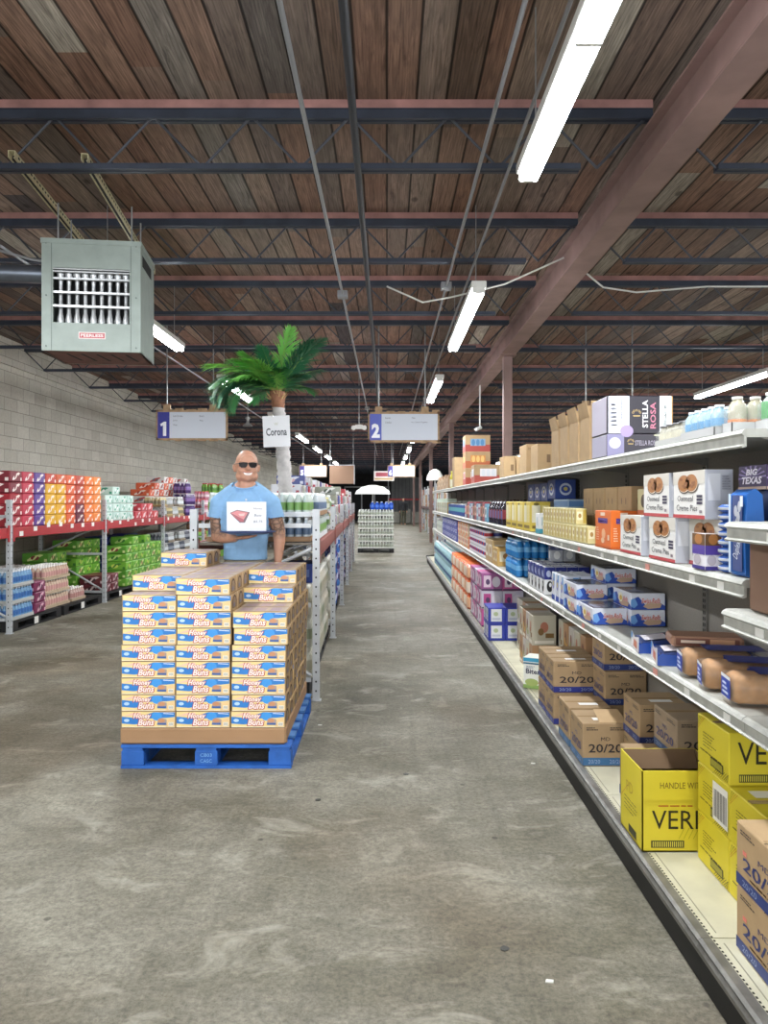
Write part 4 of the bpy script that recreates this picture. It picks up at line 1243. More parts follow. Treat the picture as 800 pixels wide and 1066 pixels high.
# deck far: pale blue water packs
bwf = bottle_mesh(.06, .26, '#a9cfd6', '#e6ecee', '#3d5f8a', (.3, .5), .4, 10)
f0 = None
k = 0
for y in (13.2, 14.0, 14.8, 15.6, 16.4, 17.2):
    for lv in range(2):
        l = 'pale blue water bottle pack far down the deck, %s from the orange bags, %s' % (ORD[k // 2], ['bottom', 'top'][lv]); k += 1
        if f0 is None:
            f0 = bottle_pack('water_bottle_pack', bwf, 3, 6, .06, .26, 1.09 + .2, y, ZD + .005, l, 'bottle pack', 'pale blue water packs', wrap=False)
        else:
            dup(f0, (1.09 + .2, y, ZD + .005 + lv * .264), l)

# ------------------------------------------------------------------ top shelf
def tray_pack(label, x, y, bm, r, h, nx, ny, tray='#b9babb'):
    return bottle_pack('drink_tray', bm, nx, ny, r, h, x, y, Z1 + .001, label, 'bottle pack', 'drink packs on the top shelf', tray=tray)
jar = bottle_mesh(.036, .085, '#a8a595', '#56565a', '#cfcab4', (.2, .6), .8)
tray_pack('white tray of small dark-lidded jars beside the black wine box', 1.32, 3.22, jar, .036, .085, 3, 4, '#b4b5b4')
wbm = bottle_mesh(.03, .11, '#93b5c6', '#c9cfd2', '#5f9fcc', (.3, .55), .5)
tray_pack('shrink wrapped light blue water bottles in white tray on top shelf', 1.325, 2.90, wbm, .03, .11, 4, 5)
org = bottle_mesh(.032, .125, '#aca792', '#c9c6be', '#d9813a', (.12, .35), .5)
tray_pack('shrink wrapped bottles with orange labels in white tray on top shelf', 1.315, 2.672, org, .032, .125, 3, 1)
grn = bottle_mesh(.032, .13, '#a9b4b0', '#c9ccc9', '#3f9a4a', (.3, .75), .5)
tray_pack('shrink wrapped bottles with green labels at the right picture edge', 1.43, 2.565, grn, .032, .13, 4, 2)
# wine boxes
bk = C('#2f2c36', .4)
lav = C('#d6d9e8', .4)
gold = C('#b49a63', .35)
def crown(b, dims, f, u, v, s, asp):
    for k in range(5):
        a = PI * (k / 4)
        decal(b, dims, f, 'ell', u + s * .9 * math.cos(a), v + s * asp * (.55 + .6 * math.sin(a)), s * .28, s * asp * .28, gold, lift=.0006)
        decal(b, dims, f, 'ell', u + s * .9 * math.cos(a), v + s * asp * (.55 + .6 * math.sin(a)), s * .16, s * asp * .16, bk, lift=.0009)
    decal(b, dims, f, 'poly', [(u - s * .8, v - s * asp * .5), (u + s * .8, v - s * asp * .5), (u + s * .95, v - s * asp * .15), (u - s * .95, v - s * asp * .15)], gold, lift=.0006)
wd = (.36, .3, .205)
b = MB().cbox(-wd[0] / 2, wd[0] / 2, -wd[1] / 2, wd[1] / 2, 0, wd[2], bk, .003)
decal(b, wd, 'S', 'rect', .02, 0, .34, 1, lav); decal(b, wd, 'S', 'rect', .80, 0, .98, 1, C('#dfe6e8'))
decal(b, wd, 'S', 'rect', .98, 0, 1, 1, C('#b08b58'))
decal(b, wd, 'S', 'text', 'BLACK', .885, .5, .085, C('#87939c'), rot=PI / 2, maxw=.32)
decal(b, wd, 'S', 'text', 'STELLA', .58, .52, .15, C('#efeff2'), rot=PI / 2, maxw=.42, bold=.02, lift=.0005)
decal(b, wd, 'S', 'text', 'ROSA', .70, .48, .15, C('#c4798f'), rot=PI / 2, maxw=.4, bold=.02, lift=.0005)
crown(b, wd, 'S', .45, .5, .06, 1.7)
decal(b, wd, 'S', 'text', 'TOSCANA BIANCO', .22, .55, .06, C('#8086a8'), rot=PI / 2, maxw=.46)
fine(b, wd, 'S', .06, .16, .2, .85, 6, C('#9aa0bc'))
decal(b, wd, 'S', 'ell', .3, .06, .1, .16, C('#a795c2'), lift=.0008)
decal(b, wd, 'W', 'rect', .02, .02, .98, .98, C('#b9b3c6'))
put(b, 'wine_box', 1.2 + .185, 4.25, Z1 + .125, 'black and white STELLA ROSA wine box lying on its side, upper one', 'wine box')
wd2 = (.36, .3, .12)
b = MB().cbox(-wd2[0] / 2, wd2[0] / 2, -wd2[1] / 2, wd2[1] / 2, 0, wd2[2], C('#3a3640', .4), .003)
decal(b, wd2, 'S', 'rect', 0, 0, .26, 1, C('#8a86a8')); decal(b, wd2, 'S', 'rect', .9, 0, .93, 1, lav); decal(b, wd2, 'S', 'rect', .98, 0, 1, 1, lav)
decal(b, wd2, 'S', 'ell', .12, .6, .09, .26, C('#c9c9e0'), lift=.0005)
crown(b, wd2, 'S', .36, .6, .045, 3.0)
decal(b, wd2, 'S', 'text', 'STELLA ROSA', .6, .6, .22, C('#b9b3c4'), maxw=.34)
decal(b, wd2, 'S', 'ell', .78, .95, .07, .05, C('#c4c3a6'))
decal(b, wd2, 'W', 'rect', .02, .02, .98, .98, C('#a9a5bd'))
put(b, 'wine_box', 1.2 + .185, 4.25, Z1 + .001, 'dark STELLA ROSA wine box lying beneath the larger one on the top shelf', 'wine box')
# open kraft cartons with raised flaps
def openkraft(h=.26):
    t = thing('open_carton', '', 'carton')
    w, d = .24, .22
    b = MB(); q = .004
    b.box(-w / 2, w / 2, -d / 2, -d / 2 + q, 0, h, kraft2).box(-w / 2, w / 2, d / 2 - q, d / 2, 0, h, kraft2).box(-w / 2, -w / 2 + q, -d / 2, d / 2, 0, h, kraft2).box(w / 2 - q, w / 2, -d / 2, d / 2, 0, h, kraft2).box(-w / 2, w / 2, -d / 2, d / 2, 0, q, kraft2)
    obj('carton_body', b, t)
    for sx, sy in ((-1, 0), (1, 0), (0, -1), (0, 1)):
        f = MB()
        if sx:
            x = sx * w / 2
            f.box(-q / 2, q / 2, -d / 2 + .006, d / 2 - .006, 0, .09, kraft2, Matrix.Translation((x, 0, h)) @ Matrix.Rotation(sx * .22, 4, 'Y'))
        else:
            y = sy * d / 2
            f.box(-w / 2 + .006, w / 2 - .006, -q / 2, q / 2, 0, .09, kraft2, Matrix.Translation((0, y, h)) @ Matrix.Rotation(-sy * .12, 4, 'X'))
        obj('flap', f, t)
    return t
ok = openkraft()
ok.location = (1.325, 4.56, Z1 + .003); ok['label'] = 'open kraft carton with raised flaps, nearest the wine boxes'; ok['group'] = 'open kraft cartons on the top shelf'
for j in range(1, 4):
    dup(ok, (1.325, 4.56 + j * .27, Z1 + .003), 'open kraft carton with raised flaps, %s from the wine boxes' % ORD[j])
# closed kraft cartons
kd = (.30, .34, .25)
b = carton(kd, kraft2)
decal(b, kd, 'S', 'ell', .62, .5, .18, .22, inkp); decal(b, kd, 'S', 'ell', .62, .5, .16, .195, kraft2, lift=.0004)
fine(b, kd, 'S', .5, .74, .44, .58, 2, inkp)
fine(b, kd, 'S', .05, .2, .8, .9, 2, C('#7a5f42'))
put(b, 'kraft_carton', 1.37, 6.72, Z1 + .001, 'wide kraft carton with a black round stamp on the top shelf', 'carton')
kk = carton((.12, .3, .215), kraft2); decal(kk, (.12, .3, .215), 'S', 'rect', .6, .3, .85, .6, C('#7a5f42')); kk = kk.mesh('x')
for j in range(2):
    put(kk, 'kraft_carton', 1.27 + .13 * j, 7.9, Z1 + .001, 'narrow kraft carton left of the round stamped one, %s' % ['left', 'right'][j], 'carton', 'narrow kraft cartons on the top shelf')
put(kk, 'kraft_carton', 1.28, 6.2, Z1 + .001, 'narrow kraft carton right of the round stamped one', 'carton')
def beer(c1, c2, c3):
    dd = (.38, .4, .25)
    b = MB().cbox(-.19, .19, -.2, .2, 0, .25, kraft2, .004)
    for f in 'SW':
        decal(b, dd, f, 'rect', 0, 0, 1, .42, C(c1)); decal(b, dd, f, 'rect', .2, .35, .8, .78, C(c2), lift=.0004)
        for u in (.32, .5, .68):
            decal(b, dd, f, 'ell', u, .55, .07, .2, C(c3), lift=.0008)
    return b.mesh('x')
bz = [beer('#b5483a', '#e8e6ea', '#c9525a'), beer('#c26a3f', '#d9924f', '#f0c878'), beer('#b54a42', '#7fa8c9', '#4f86b8')]
for i, lab in enumerate(('red and white six-pack carton, bottom of the tall top shelf stack', 'orange six-pack carton, middle of the tall top shelf stack', 'carton with blue cans, top of the tall top shelf stack')):
    put(bz[i], 'snack_carton', 1.39 - (.0 if i else 0), 11.6 + i * .02, Z1 + .001 + i * .252, lab, 'carton', 'tall carton stack on the top shelf')
put(beer('#b5483a', '#eceaee', '#dfe3ea'), 'snack_carton', 1.395, 10.5, Z1 + .001, 'red and white six-pack carton in front of the tall top shelf stack', 'carton')
b = MB().cbox(-.08, .08, -.2, .2, 0, .52, kraft2); put(b, 'tall_carton', 1.27, 13.4, Z1 + .001, 'tall plain kraft board box left of the tall carton stack', 'carton')
yb = bottle_mesh(.075, .32, '#d8cf3a', '#e4de5a', '#e9e6c8', (.05, .5), .7); put(yb, 'yellow_jug', 1.29, 14.4, Z1 + .001, 'yellow topped jug on the far top shelf', 'jug')
run(14.7, 18.2, Z1, [bx(.25, .3, .24, '#a98a66', *stdp('#b99b76', '#8f7250')), bx(.22, .26, .2, '#b69a76', *stdp('#a98a66', '#7d6244')), bx(.25, .3, .28, '#a58463', *stdp('#c9b391', '#8f7250'))], 'kraft_carton', 'brown carton on the far top shelf', 'carton', 'brown cartons on the far top shelf', 1)
# ================================================================== PALLET STACK OF HONEY BUN CARTONS
PX0, PX1, PY0, PY1 = -1.60, -.575, 4.50, 5.71
pblue = mat('pallet_blue', '#2460b4', 0.6, noise=0.2, nscale=9)
pblued = mat('pallet_blue_worn', '#4a7cb8', 0.65, noise=0.25, nscale=12)
t = thing('shipping_pallet', 'blue wooden block pallet under the honey bun carton stack', 'pallet', ((PX0 + PX1) / 2, (PY0 + PY1) / 2, 0))
w, d = PX1 - PX0, PY1 - PY0
for k in range(7):
    y = -d / 2 + .05 + k * (d - .1) / 6
    obj('deck_board', MB().cbox(-w / 2, w / 2, y - .05 + (.0 if k else 0), y + .05, .122, .14, pblued if k else pblue, .002), t)
for k in range(3):
    x = (-w / 2 + .07, 0, w / 2 - .07)[k]
    obj('stringer_board', MB().box(x - .06, x + .06, -d / 2 + .003, d / 2 - .003, .104, .1215, pblue), t)
    for j in range(3):
        y = (-d / 2 + .055, 0, d / 2 - .055)[j]
        bkk = MB().cbox(x - .068, x + .068, y - .052, y + .052, .018, .1035, pblue, .003)
        if k == 1 and j == 0:
            for q, sx in enumerate(('CB03', 'CASC')):
                bkk.text(sx, (x, y - .0535, .08 - q * .035), (1, 0, 0), (0, 0, 1), .02, C('#7fb0e0'), maxw=.07, fit='h')
        obj('block', bkk, t)
    obj('bottom_board', MB().box(x - .066, x + .066, -d / 2, d / 2, 0.001, .0175, pblue), t)
obj('bottom_board', MB().box(-w / 2, w / 2, -d / 2 - .001, -d / 2 + .08, 0.0, .017, pblue), t)
# cardboard base tray
tw, td = 1.0, 1.185
tb = MB().cbox(-tw / 2, tw / 2, -td / 2, td / 2, 0, .096, mat('tray_board', '#a6825f', .75, noise=.06, nscale=4), .008)
tb.box(-tw / 2 + .01, tw / 2 - .01, -td / 2 - .002, -td / 2 + .001, .001, .004, kraftin)
tb.box(tw / 2 - .002, tw / 2 + .004, -td / 2 + .03, -td / 2 + .05, 0, .09, mat('tray_board', '#a6825f'))
tag(obj('cardboard_base', tb, loc=(-1.11, 5.11, .142)), 'low brown cardboard base tray between the blue pallet and the cartons', 'carton')
# carton
hb = (.326, .193, .0985)
kb = mat('bun_carton_board', '#b3946a', .7, noise=.1, nscale=14)
b = MB().cbox(-hb[0] / 2, hb[0] / 2, -hb[1] / 2, hb[1] / 2, 0, hb[2], kb, .003)
cr, bl1, bl2, rd = C('#efd593'), C('#2f7dc9'), C('#5aa7e6'), C('#c8372f')
decal(b, hb, 'S', 'rect', .008, .03, .992, .97, cr)
decal(b, hb, 'S', 'poly', [(.01, .26), (.24, .20), (.34, .24), (.36, .66), (.2, .62), (.01, .68)], bl1, lift=.0003)
decal(b, hb, 'S', 'poly', [(.46, .80), (.6, .95), (.99, .95), (.99, .66), (.83, .60), (.66, .60), (.52, .56)], bl1, lift=.0003)
decal(b, hb, 'S', 'poly', [(.78, .86), (.97, .82), (.97, .86), (.78, .9)], C('#e6f0fa'), lift=.0006)
decal(b, hb, 'S', 'ell', .66, .70, .095, .26, C('#3f97e0'), lift=.0005)
decal(b, hb, 'S', 'poly', [(.3, .62), (.46, .8), (.52, .56), (.4, .5)], C('#f3e2b4'), lift=.0005)
decal(b, hb, 'S', 'poly', [(.01, .70), (.2, .9), (.36, .93), (.36, .82), (.2, .76)], C('#f0c4b0'), lift=.0005)
decal(b, hb, 'S', 'poly', [(.82, .05), (.99, .05), (.99, .62), (.9, .56), (.84, .5)], C('#e9c890'), lift=.0006)
for (st, u, v, mw) in (('Honey', .385, .68, .33), ('Buns', .46, .33, .30)):
    decal(b, hb, 'S', 'text', st, u, v, .50, C('#b5342f'), maxw=mw + .03, shear=.25, bold=.075, lift=.0009)
    decal(b, hb, 'S', 'text', st, u, v + .01, .41, C('#fbe9e2'), maxw=mw, shear=.25, bold=.03, lift=.0013)
decal(b, hb, 'S', 'ell', .10, .45, .05, .1, C('#bcd9f3'), lift=.0008)
decal(b, hb, 'S', 'poly', [(.66, .18), (.68, .52), (.73, .60), (.84, .52), (.84, .16)], C('#a9988f'), lift=.0008)
decal(b, hb, 'S', 'ell', .745, .44, .065, .13, C('#c98f68'), lift=.0012)
decal(b, hb, 'S', 'rect', .67, .18, .83, .3, C('#3a5fa0'), lift=.0013)
decal(b, hb, 'S', 'rect', .875, .12, .965, .34, C('#f3efe4'), lift=.001)
for k in range(5):
    decal(b, hb, 'S', 'rect', .885 + k * .016, .15, .892 + k * .016, .31, C('#6b6660'), lift=.0014)
decal(b, hb, 'S', 'rect', .01, .03, .99, .07, C('#f5edd2'), lift=.0004)
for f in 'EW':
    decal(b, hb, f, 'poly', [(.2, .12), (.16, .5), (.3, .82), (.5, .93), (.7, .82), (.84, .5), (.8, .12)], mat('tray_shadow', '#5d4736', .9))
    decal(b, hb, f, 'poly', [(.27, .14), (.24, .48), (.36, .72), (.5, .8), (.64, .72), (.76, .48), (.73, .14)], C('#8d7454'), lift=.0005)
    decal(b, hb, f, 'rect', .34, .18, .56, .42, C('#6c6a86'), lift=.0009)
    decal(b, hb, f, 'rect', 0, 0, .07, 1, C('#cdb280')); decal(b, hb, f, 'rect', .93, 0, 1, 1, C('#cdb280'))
decal(b, hb, 'T', 'rect', .03, .04, .97, .96, mat('bun_carton_top', '#b7a58e', .35, noise=.15, nscale=20))
for k in range(3):
    decal(b, hb, 'T', 'rect', .1 + k * .28, .15, .3 + k * .28, .8, C('#a58d92', .35), lift=.0005)
hbm = b.mesh('bun_carton')
PITCH = .1002
rj = random.Random(3)
cname = ['left', 'middle', 'right']
for c in range(3):
    for dep in range(6):
        top = 9
        off = 0
        if c == 0: top = 8 if dep < 1 else 9
        if c == 2: top = 7 if dep < 2 else (8 if dep < 3 else 9)
        if c == 0 and dep >= 4: top = 10
        for r_ in range(top):
            X = -1.605 + .1655 + c * .3295
            Y = 4.615 + dep * .1975 + rj.uniform(0, .002)
            if c == 2 and 5 <= r_ <= 6: X += .012; Y += 0.0
            if c < 2 and 5 <= r_ <= 7: X += .006
            if c == 0 and r_ == 8: Y += 0
            seen = dep == 0 or c == 2 or r_ >= top - 1
            hgt = ['bottom', 'second', 'third', 'fourth', 'fifth', 'sixth', 'seventh', 'eighth', 'ninth', 'tenth'][r_]
            if dep == 0:
                lab = 'honey bun carton in the front %s column, %s row from the pallet' % (cname[c], hgt)
            elif seen:
                lab = 'honey bun carton, %s column, %s row up, %s from the front' % (cname[c], hgt, ORD[dep])
            else:
                lab = 'honey bun carton buried inside the pallet stack'
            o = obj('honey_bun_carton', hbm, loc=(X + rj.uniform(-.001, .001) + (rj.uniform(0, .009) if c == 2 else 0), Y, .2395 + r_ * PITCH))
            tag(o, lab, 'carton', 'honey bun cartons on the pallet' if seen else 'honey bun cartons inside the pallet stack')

# ================================================================== STANDEE
def remeshed(name, mb, voxel, parent, smooth_it=6, mats=None):
    me = mb.mesh('tmp')
    o = bpy.data.objects.new('tmp', me); COL.objects.link(o)
    md = o.modifiers.new('r', 'REMESH'); md.mode = 'VOXEL'; md.voxel_size = voxel; md.use_smooth_shade = True
    sm_ = o.modifiers.new('s', 'SMOOTH'); sm_.iterations = smooth_it; sm_.factor = .5
    dg = bpy.context.evaluated_depsgraph_get()
    nm = bpy.data.meshes.new_from_object(o.evaluated_get(dg))
    nm.name = name
    bpy.data.objects.remove(o); bpy.data.meshes.remove(me)
    nm.materials.clear()
    for m in mats: nm.materials.append(m)
    for p in nm.polygons: p.use_smooth = True
    return obj(name, nm, parent)
def ball(b, c, r, m=None, n=12):
    rx, ry, rz = r if isinstance(r, (tuple, list)) else (r, r, r)
    prof = [(math.sin(PI * k / 8), -math.cos(PI * k / 8)) for k in range(9)]
    prof[0] = (0, -1); prof[-1] = (0, 1)
    vs = []; fs = []
    for (pr, pz) in prof[1:-1]:
        for i in range(n):
            a = 2 * PI * i / n
            vs.append((c[0] + pr * math.cos(a) * rx, c[1] + pr * math.sin(a) * ry, c[2] + pz * rz))
    for k in range(6):
        for i in range(n):
            fs.append((k * n + i, k * n + (i + 1) % n, k * n + n + (i + 1) % n, k * n + n + i))
    q = len(vs); vs += [(c[0], c[1], c[2] - rz), (c[0], c[1], c[2] + rz)]
    for i in range(n):
        fs.append((q, (i + 1) % n, i)); fs.append((q + 1, 6 * n + i, 6 * n + (i + 1) % n))
    b.add(vs, fs, m or sk)
def limb(b, pts, m=None, sy=1.0, n=12):
    """chain of (x,y,z,r)"""
    for p, q in zip(pts, pts[1:]):
        L = (Vector(p[:3]) - Vector(q[:3])).length
        k = max(2, int(L / (min(p[3], q[3]) * .35)))
        for i in range(k + 1):
            u = i / k
            c = [p[j] * (1 - u) + q[j] * u for j in range(4)]
            ball(b, c[:3], (c[3], c[3] * sy, c[3]), m, n)
sk = mat('skin', '#c2927a', .5, noise=.07, nscale=14)
# tattooed upper arm: blend darker inked pattern in over the part of the arm above the elbow
nt = sk.node_tree; bs = nt.nodes['Principled BSDF']
v, x, y, z = coords(nt)
base = bs.inputs['Base Color'].links[0].from_socket
vo = nt.nodes.new('ShaderNodeTexVoronoi'); vo.feature = 'DISTANCE_TO_EDGE'; vo.inputs['Scale'].default_value = 26; nt.links.new(v, vo.inputs['Vector'])
n1 = noise(nt, v, 22, 4, .6, 1.0)
pat = ramp(nt, mathn(nt, 'MULTIPLY', vo.outputs['Distance'], n1), [(0.02, 0.0), (0.10, 1.0)])
armx = mathn(nt, 'LESS_THAN', x, -0.125)
armz = ramp(nt, mathn(nt, 'SUBTRACT', z, 1.0), [(0.30, 0.0), (0.37, 1.0)])
armx2 = mathn(nt, 'GREATER_THAN', x, 0.2)
m_ = mathn(nt, 'MULTIPLY', armz, mathn(nt, 'MAXIMUM', armx, armx2))
below = mathn(nt, 'LESS_THAN', z, 1.62)
fac = mathn(nt, 'MULTIPLY', mathn(nt, 'MULTIPLY', m_, below), 0.8)
ink = mix(nt, 'MIX', pat, lin('#3d3a38'), lin('#9a7a64'))
nt.links.new(mix(nt, 'MIX', fac, base, ink), bs.inputs['Base Color'])
bs.inputs['Subsurface Weight'].default_value = 0.08

PC = (-1.112, 5.885)
standee_fig = thing('person', 'bald standee in light blue t-shirt and dark sunglasses holding a plate with a price card', 'person', (PC[0], PC[1], 0))  # life-size cardboard cutout, modelled here with full body depth
b = MB()
HX = .010
body_b = b
b = MB()
# head
ball(b, (HX, -.004, 1.895), (.090, .106, .112), n=16)
ball(b, (HX, -.024, 1.845), (.083, .086, .085), n=16)
ball(b, (HX + .002, -.040, 1.800), (.066, .066, .046), n=14)
ball(b, (HX + .003, -.066, 1.786), (.036, .036, .026), n=12)     # chin
for s in (-1, 1):
    ball(b, (HX + s * .046, -.072, 1.846), (.030, .026, .026))  # cheeks
    ball(b, (HX + s * .058, -.022, 1.800), (.030, .045, .040))  # jaw
    ball(b, (HX + s * .036, -.094, 1.911), (.034, .016, .011))  # brow
ball(b, (HX, -.09, 1.93), (.055, .02, .035))
# neck
head_b = b
b = body_b
limb(b, [(HX, .01, 1.80, .066), (.004, .012, 1.70, .074)])
# torso
def torso(b, prof, m=None, rz=.06):
    for (z0, a0, c0), (z1, a1, c1) in zip(prof, prof[1:]):
        for i in range(4):
            u = i / 4
            ball(b, (0, 0, z0 + (z1 - z0) * u), (a0 + (a1 - a0) * u, c0 + (c1 - c0) * u, rz), m, 20)
torso(b, [(1.62, .14, .075), (1.57, .18, .098), (1.50, .19, .110), (1.42, .185, .108), (1.32, .165, .1), (1.22, .156, .098), (1.12, .16, .1), (1.0, .17, .108), (.94, .168, .106)])
for s in (-1, 1):
    limb(b, [(s * .03, .012, 1.725, .045), (s * .12, .008, 1.655, .052), (s * .20, 0, 1.575, .068)])
# legs and feet
for s in (-1, 1):
    limb(b, [(s * .095, .0, .95, .088), (s * .105, -.005, .55, .062), (s * .11, .01, .45, .058), (s * .11, .015, .30, .052), (s * .115, .015, .10, .04)])
    for k in range(5):
        ball(b, (s * .12, .02 - k * .022, .045 - k * .003), (.043, .04, .042 - k * .003))
# arms : picture-left arm bent forwards, other arm hanging
Lsh, Lel, Lwr = (-.200, .0, 1.575), (-.222, .012, 1.335), (-.06, -.13, 1.318)
limb(b, [(*Lsh, .068), (-.222, .004, 1.47, .060), (*Lel, .052)])
limb(b, [(*Lel, .053), (-.165, -.045, 1.325, .050), (*Lwr, .030)])
Rsh, Rel, Rwr = (.200, .0, 1.575), (.262, .015, 1.36), (.258, -.02, 1.13)
limb(b, [(*Rsh, .068), (.235, .004, 1.48, .060), (*Rel, .053)])
limb(b, [(*Rel, .052), (.268, .0, 1.29, .048), (*Rwr, .030)])
# ears
face_b = MB()
b = face_b
for s in (-1, 1):
    ball(b, (HX + s * .092, .008, 1.865), (.013, .026, .036))
    ball(b, (HX + s * .100, .014, 1.872), (.008, .02, .026))
# nose
limb(b, [(HX, -.104, 1.892, .010), (HX, -.124, 1.856, .0155)])
for s in (-1, 1): ball(b, (HX + s * .013, -.112, 1.853), (.011, .014, .010))
ball(b, (HX, -.094, 1.831), (.036, .018, .016))   # upper lip mound
ball(b, (HX, -.088, 1.806), (.028, .018, .010))
b = body_b
HYAW = math.radians(16)
def turn(mb):
    ca, sa = math.cos(HYAW), math.sin(HYAW)
    mb.v = [(HX + (x - HX) * ca - y * sa, (x - HX) * sa + y * ca, z) for x, y, z in mb.v]
    return mb
turn(face_b)
turn(head_b)
for q in (head_b, face_b):
    for k in range(len(q.mats)):
        b.add(q.v, [f for f, i in zip(q.f, q.mi) if i == k], q.mats[k], True)
# hands
def hand(wr, palm_dir, width_dir, spread, curl, thumb_s, closed=0):
    W_ = Vector(wr); D = Vector(palm_dir).normalized(); Wd = Vector(width_dir).normalized(); Nn = D.cross(Wd)
    for u in range(6):
        for s in range(-2, 3):
            p = W_ + D * (.012 + u * .016) + Wd * s * .0145 * (.7 + .06 * u)
            ball(b, p, (.0155, .0155, .0155), n=8)
    L = (.066, .078, .084, .074, .058)
    for k in range(4):
        base_ = W_ + D * .10 + Wd * (k - 1.5) * .0205
        ln = (.070, .080, .075, .058)[k]
        d1 = (D + Wd * (k - 1.5) * spread).normalized()
        p1 = base_ + d1 * ln * .45; d2 = (d1 + Nn * curl).normalized(); p2 = p1 + d2 * ln * .32; d3 = (d2 + Nn * curl).normalized(); p3 = p2 + d3 * ln * .28
        limb(b, [(*base_, .0100), (*p1, .0092), (*p2, .0085), (*p3, .0072)], n=8)
    tb_ = W_ + D * .03 + Wd * thumb_s * .03
    t1 = tb_ + (D * .5 + Wd * thumb_s * .85) .normalized() * .034; t2 = t1 + (D * .85 + Wd * thumb_s * .4).normalized() * .03; t3 = t2 + (D + Wd * thumb_s * .1).normalized() * .024
    limb(b, [(*tb_, .0155), (*t1, .0125), (*t2, .0105), (*t3, .0085)], n=8)
hand((-.045, -.142, 1.322), (.93, -.36, .10), (.36, .93, 0), .10, .10, -1)
hand((.258, -.025, 1.12), (-.03, -.10, -1), (0, -1, .1), .02, .35, 1)
remeshed('body', b, .0062, standee_fig, 3, [sk])
# shirt
sh = mat('shirt_blue', '#86b0d8', .85, noise=.05, nscale=30, bump=.12)
b2 = MB()
torso(b2, [(1.64, .14, .082), (1.58, .192, .108), (1.50, .205, .122), (1.42, .200, .121), (1.32, .180, .113), (1.22, .171, .110), (1.14, .174, .112)], sh, .055)
for s in (-1, 1):
    limb(b2, [(s * .04, .010, 1.725, .056), (s * .12, .008, 1.662, .062), (s * .20, 0, 1.582, .077)], sh)
limb(b2, [(0, .006, 1.70, .084), (0, .006, 1.745, .080)], sh)
limb(b2, [(*Lsh, .078), (-.222, .003, 1.47, .071), (-.223, .004, 1.43, .070)], sh)
limb(b2, [(*Rsh, .078), (.234, .003, 1.48, .071), (.240, .004, 1.44, .070)], sh)
for k in range(3):
    pass
shirt = remeshed('t_shirt', b2, .008, standee_fig, 5, [sh])
# trim hem, neckline and cuffs cleanly
bm = bmesh.new(); bm.from_mesh(shirt.data)
def cut(co, no, test=None):
    g = bm.verts[:] + bm.edges[:] + bm.faces[:]
    if test:
        fs = [f for f in bm.faces if test(f.calc_center_median())]
        g = list({v for f in fs for v in f.verts}) + list({e for f in fs for e in f.edges}) + fs
    bmesh.ops.bisect_plane(bm, geom=g, plane_co=co, plane_no=no, clear_outer=True)
cut((0, 0, 1.15), (0, 0, -1))
cut((0, -.02, 1.728), (0, -.45, .9), lambda c: abs(c.x) < .088 and c.z > 1.66)
cut((-.225, 0, 1.475), (-.12, 0, -1), lambda c: c.x < -.192 and c.z < 1.53)
cut((.235, 0, 1.475), (.12, 0, -1), lambda c: c.x > .198 and c.z < 1.53)
bm.to_mesh(shirt.data); bm.free()
sd = shirt.modifiers.new('thick', 'SOLIDIFY'); sd.thickness = .003; sd.offset = 1
obj('collar', MB().path([(.088 * math.cos(a), -.001 + .080 * math.sin(a), 1.735 + .036 * math.sin(a)) for a in [2 * PI * k / 24 for k in range(25)]], .007, sh, 8), standee_fig)
obj('button', MB().lathe([(.0, 0), (.008, .001), (.008, .003), (0, .004)], C('#d9dde2'), 10), standee_fig, (.03, -.130, 1.615)).rotation_euler = (PI / 2, 0, 0)
# trousers
tr = mat('trousers', '#8d8676', .85, noise=.08, nscale=20)
b3 = MB()
for (z, rx, ry) in ((1.12, .176, .116), (1.05, .183, .12), (.98, .186, .122), (.92, .180, .118)):
    ball(b3, (0, 0, z), (rx, ry, .06), tr, n=18)
for s in (-1, 1):
    limb(b3, [(s * .095, .0, .93, .102), (s * .105, -.005, .55, .078), (s * .112, .012, .12, .064)], tr)
trs = remeshed('trousers', b3, .010, standee_fig, 4, [tr])
shoe = mat('shoe', '#26272a', .5)
for s in (-1, 1):
    b4 = MB()
    for k in range(9):
        u = k / 8
        ball(b4, (s * .12, .06 - u * .2, .050 - u * .018), (.050, .035, .052 - u * .022), shoe)
    obj_ = remeshed('shoe', b4, .008, standee_fig, 3, [shoe])
# sunglasses
gl = MB()
fr, ln_ = mat('glasses_frame', '#1b1a1c', .3), mat('glasses_lens', '#1c1719', .35, spec=.2)
for s in (-1, 1):
    cx = HX + s * .037
    pts = [(-.031, .013), (.0, .017), (.031, .014), (.030, -.006), (.018, -.021), (-.012, -.022), (-.028, -.010)]
    P = [(cx + u, -.122 + abs(cx + u - HX) * .28, 1.886 + v) for u, v in pts]
    P2 = [(x, y + .004, z) for x, y, z in P]
    n = len(P)
    gl.add(P + P2, [tuple(range(n)), tuple(reversed(range(n, 2 * n)))] + [(i, n + i, n + (i + 1) % n, (i + 1) % n) for i in range(n)], ln_)
    gl.path(P + [P[0]], .0028, fr, 6)
    gl.path([(HX + s * .068, -.103, 1.894), (HX + s * .093, -.06, 1.893), (HX + s * .100, .0, 1.89)], .0026, fr, 6)
gl.tube((HX - .01, -.121, 1.892), (HX + .01, -.121, 1.892), .0028, fr, 6)
obj('sunglasses', turn(gl), standee_fig)
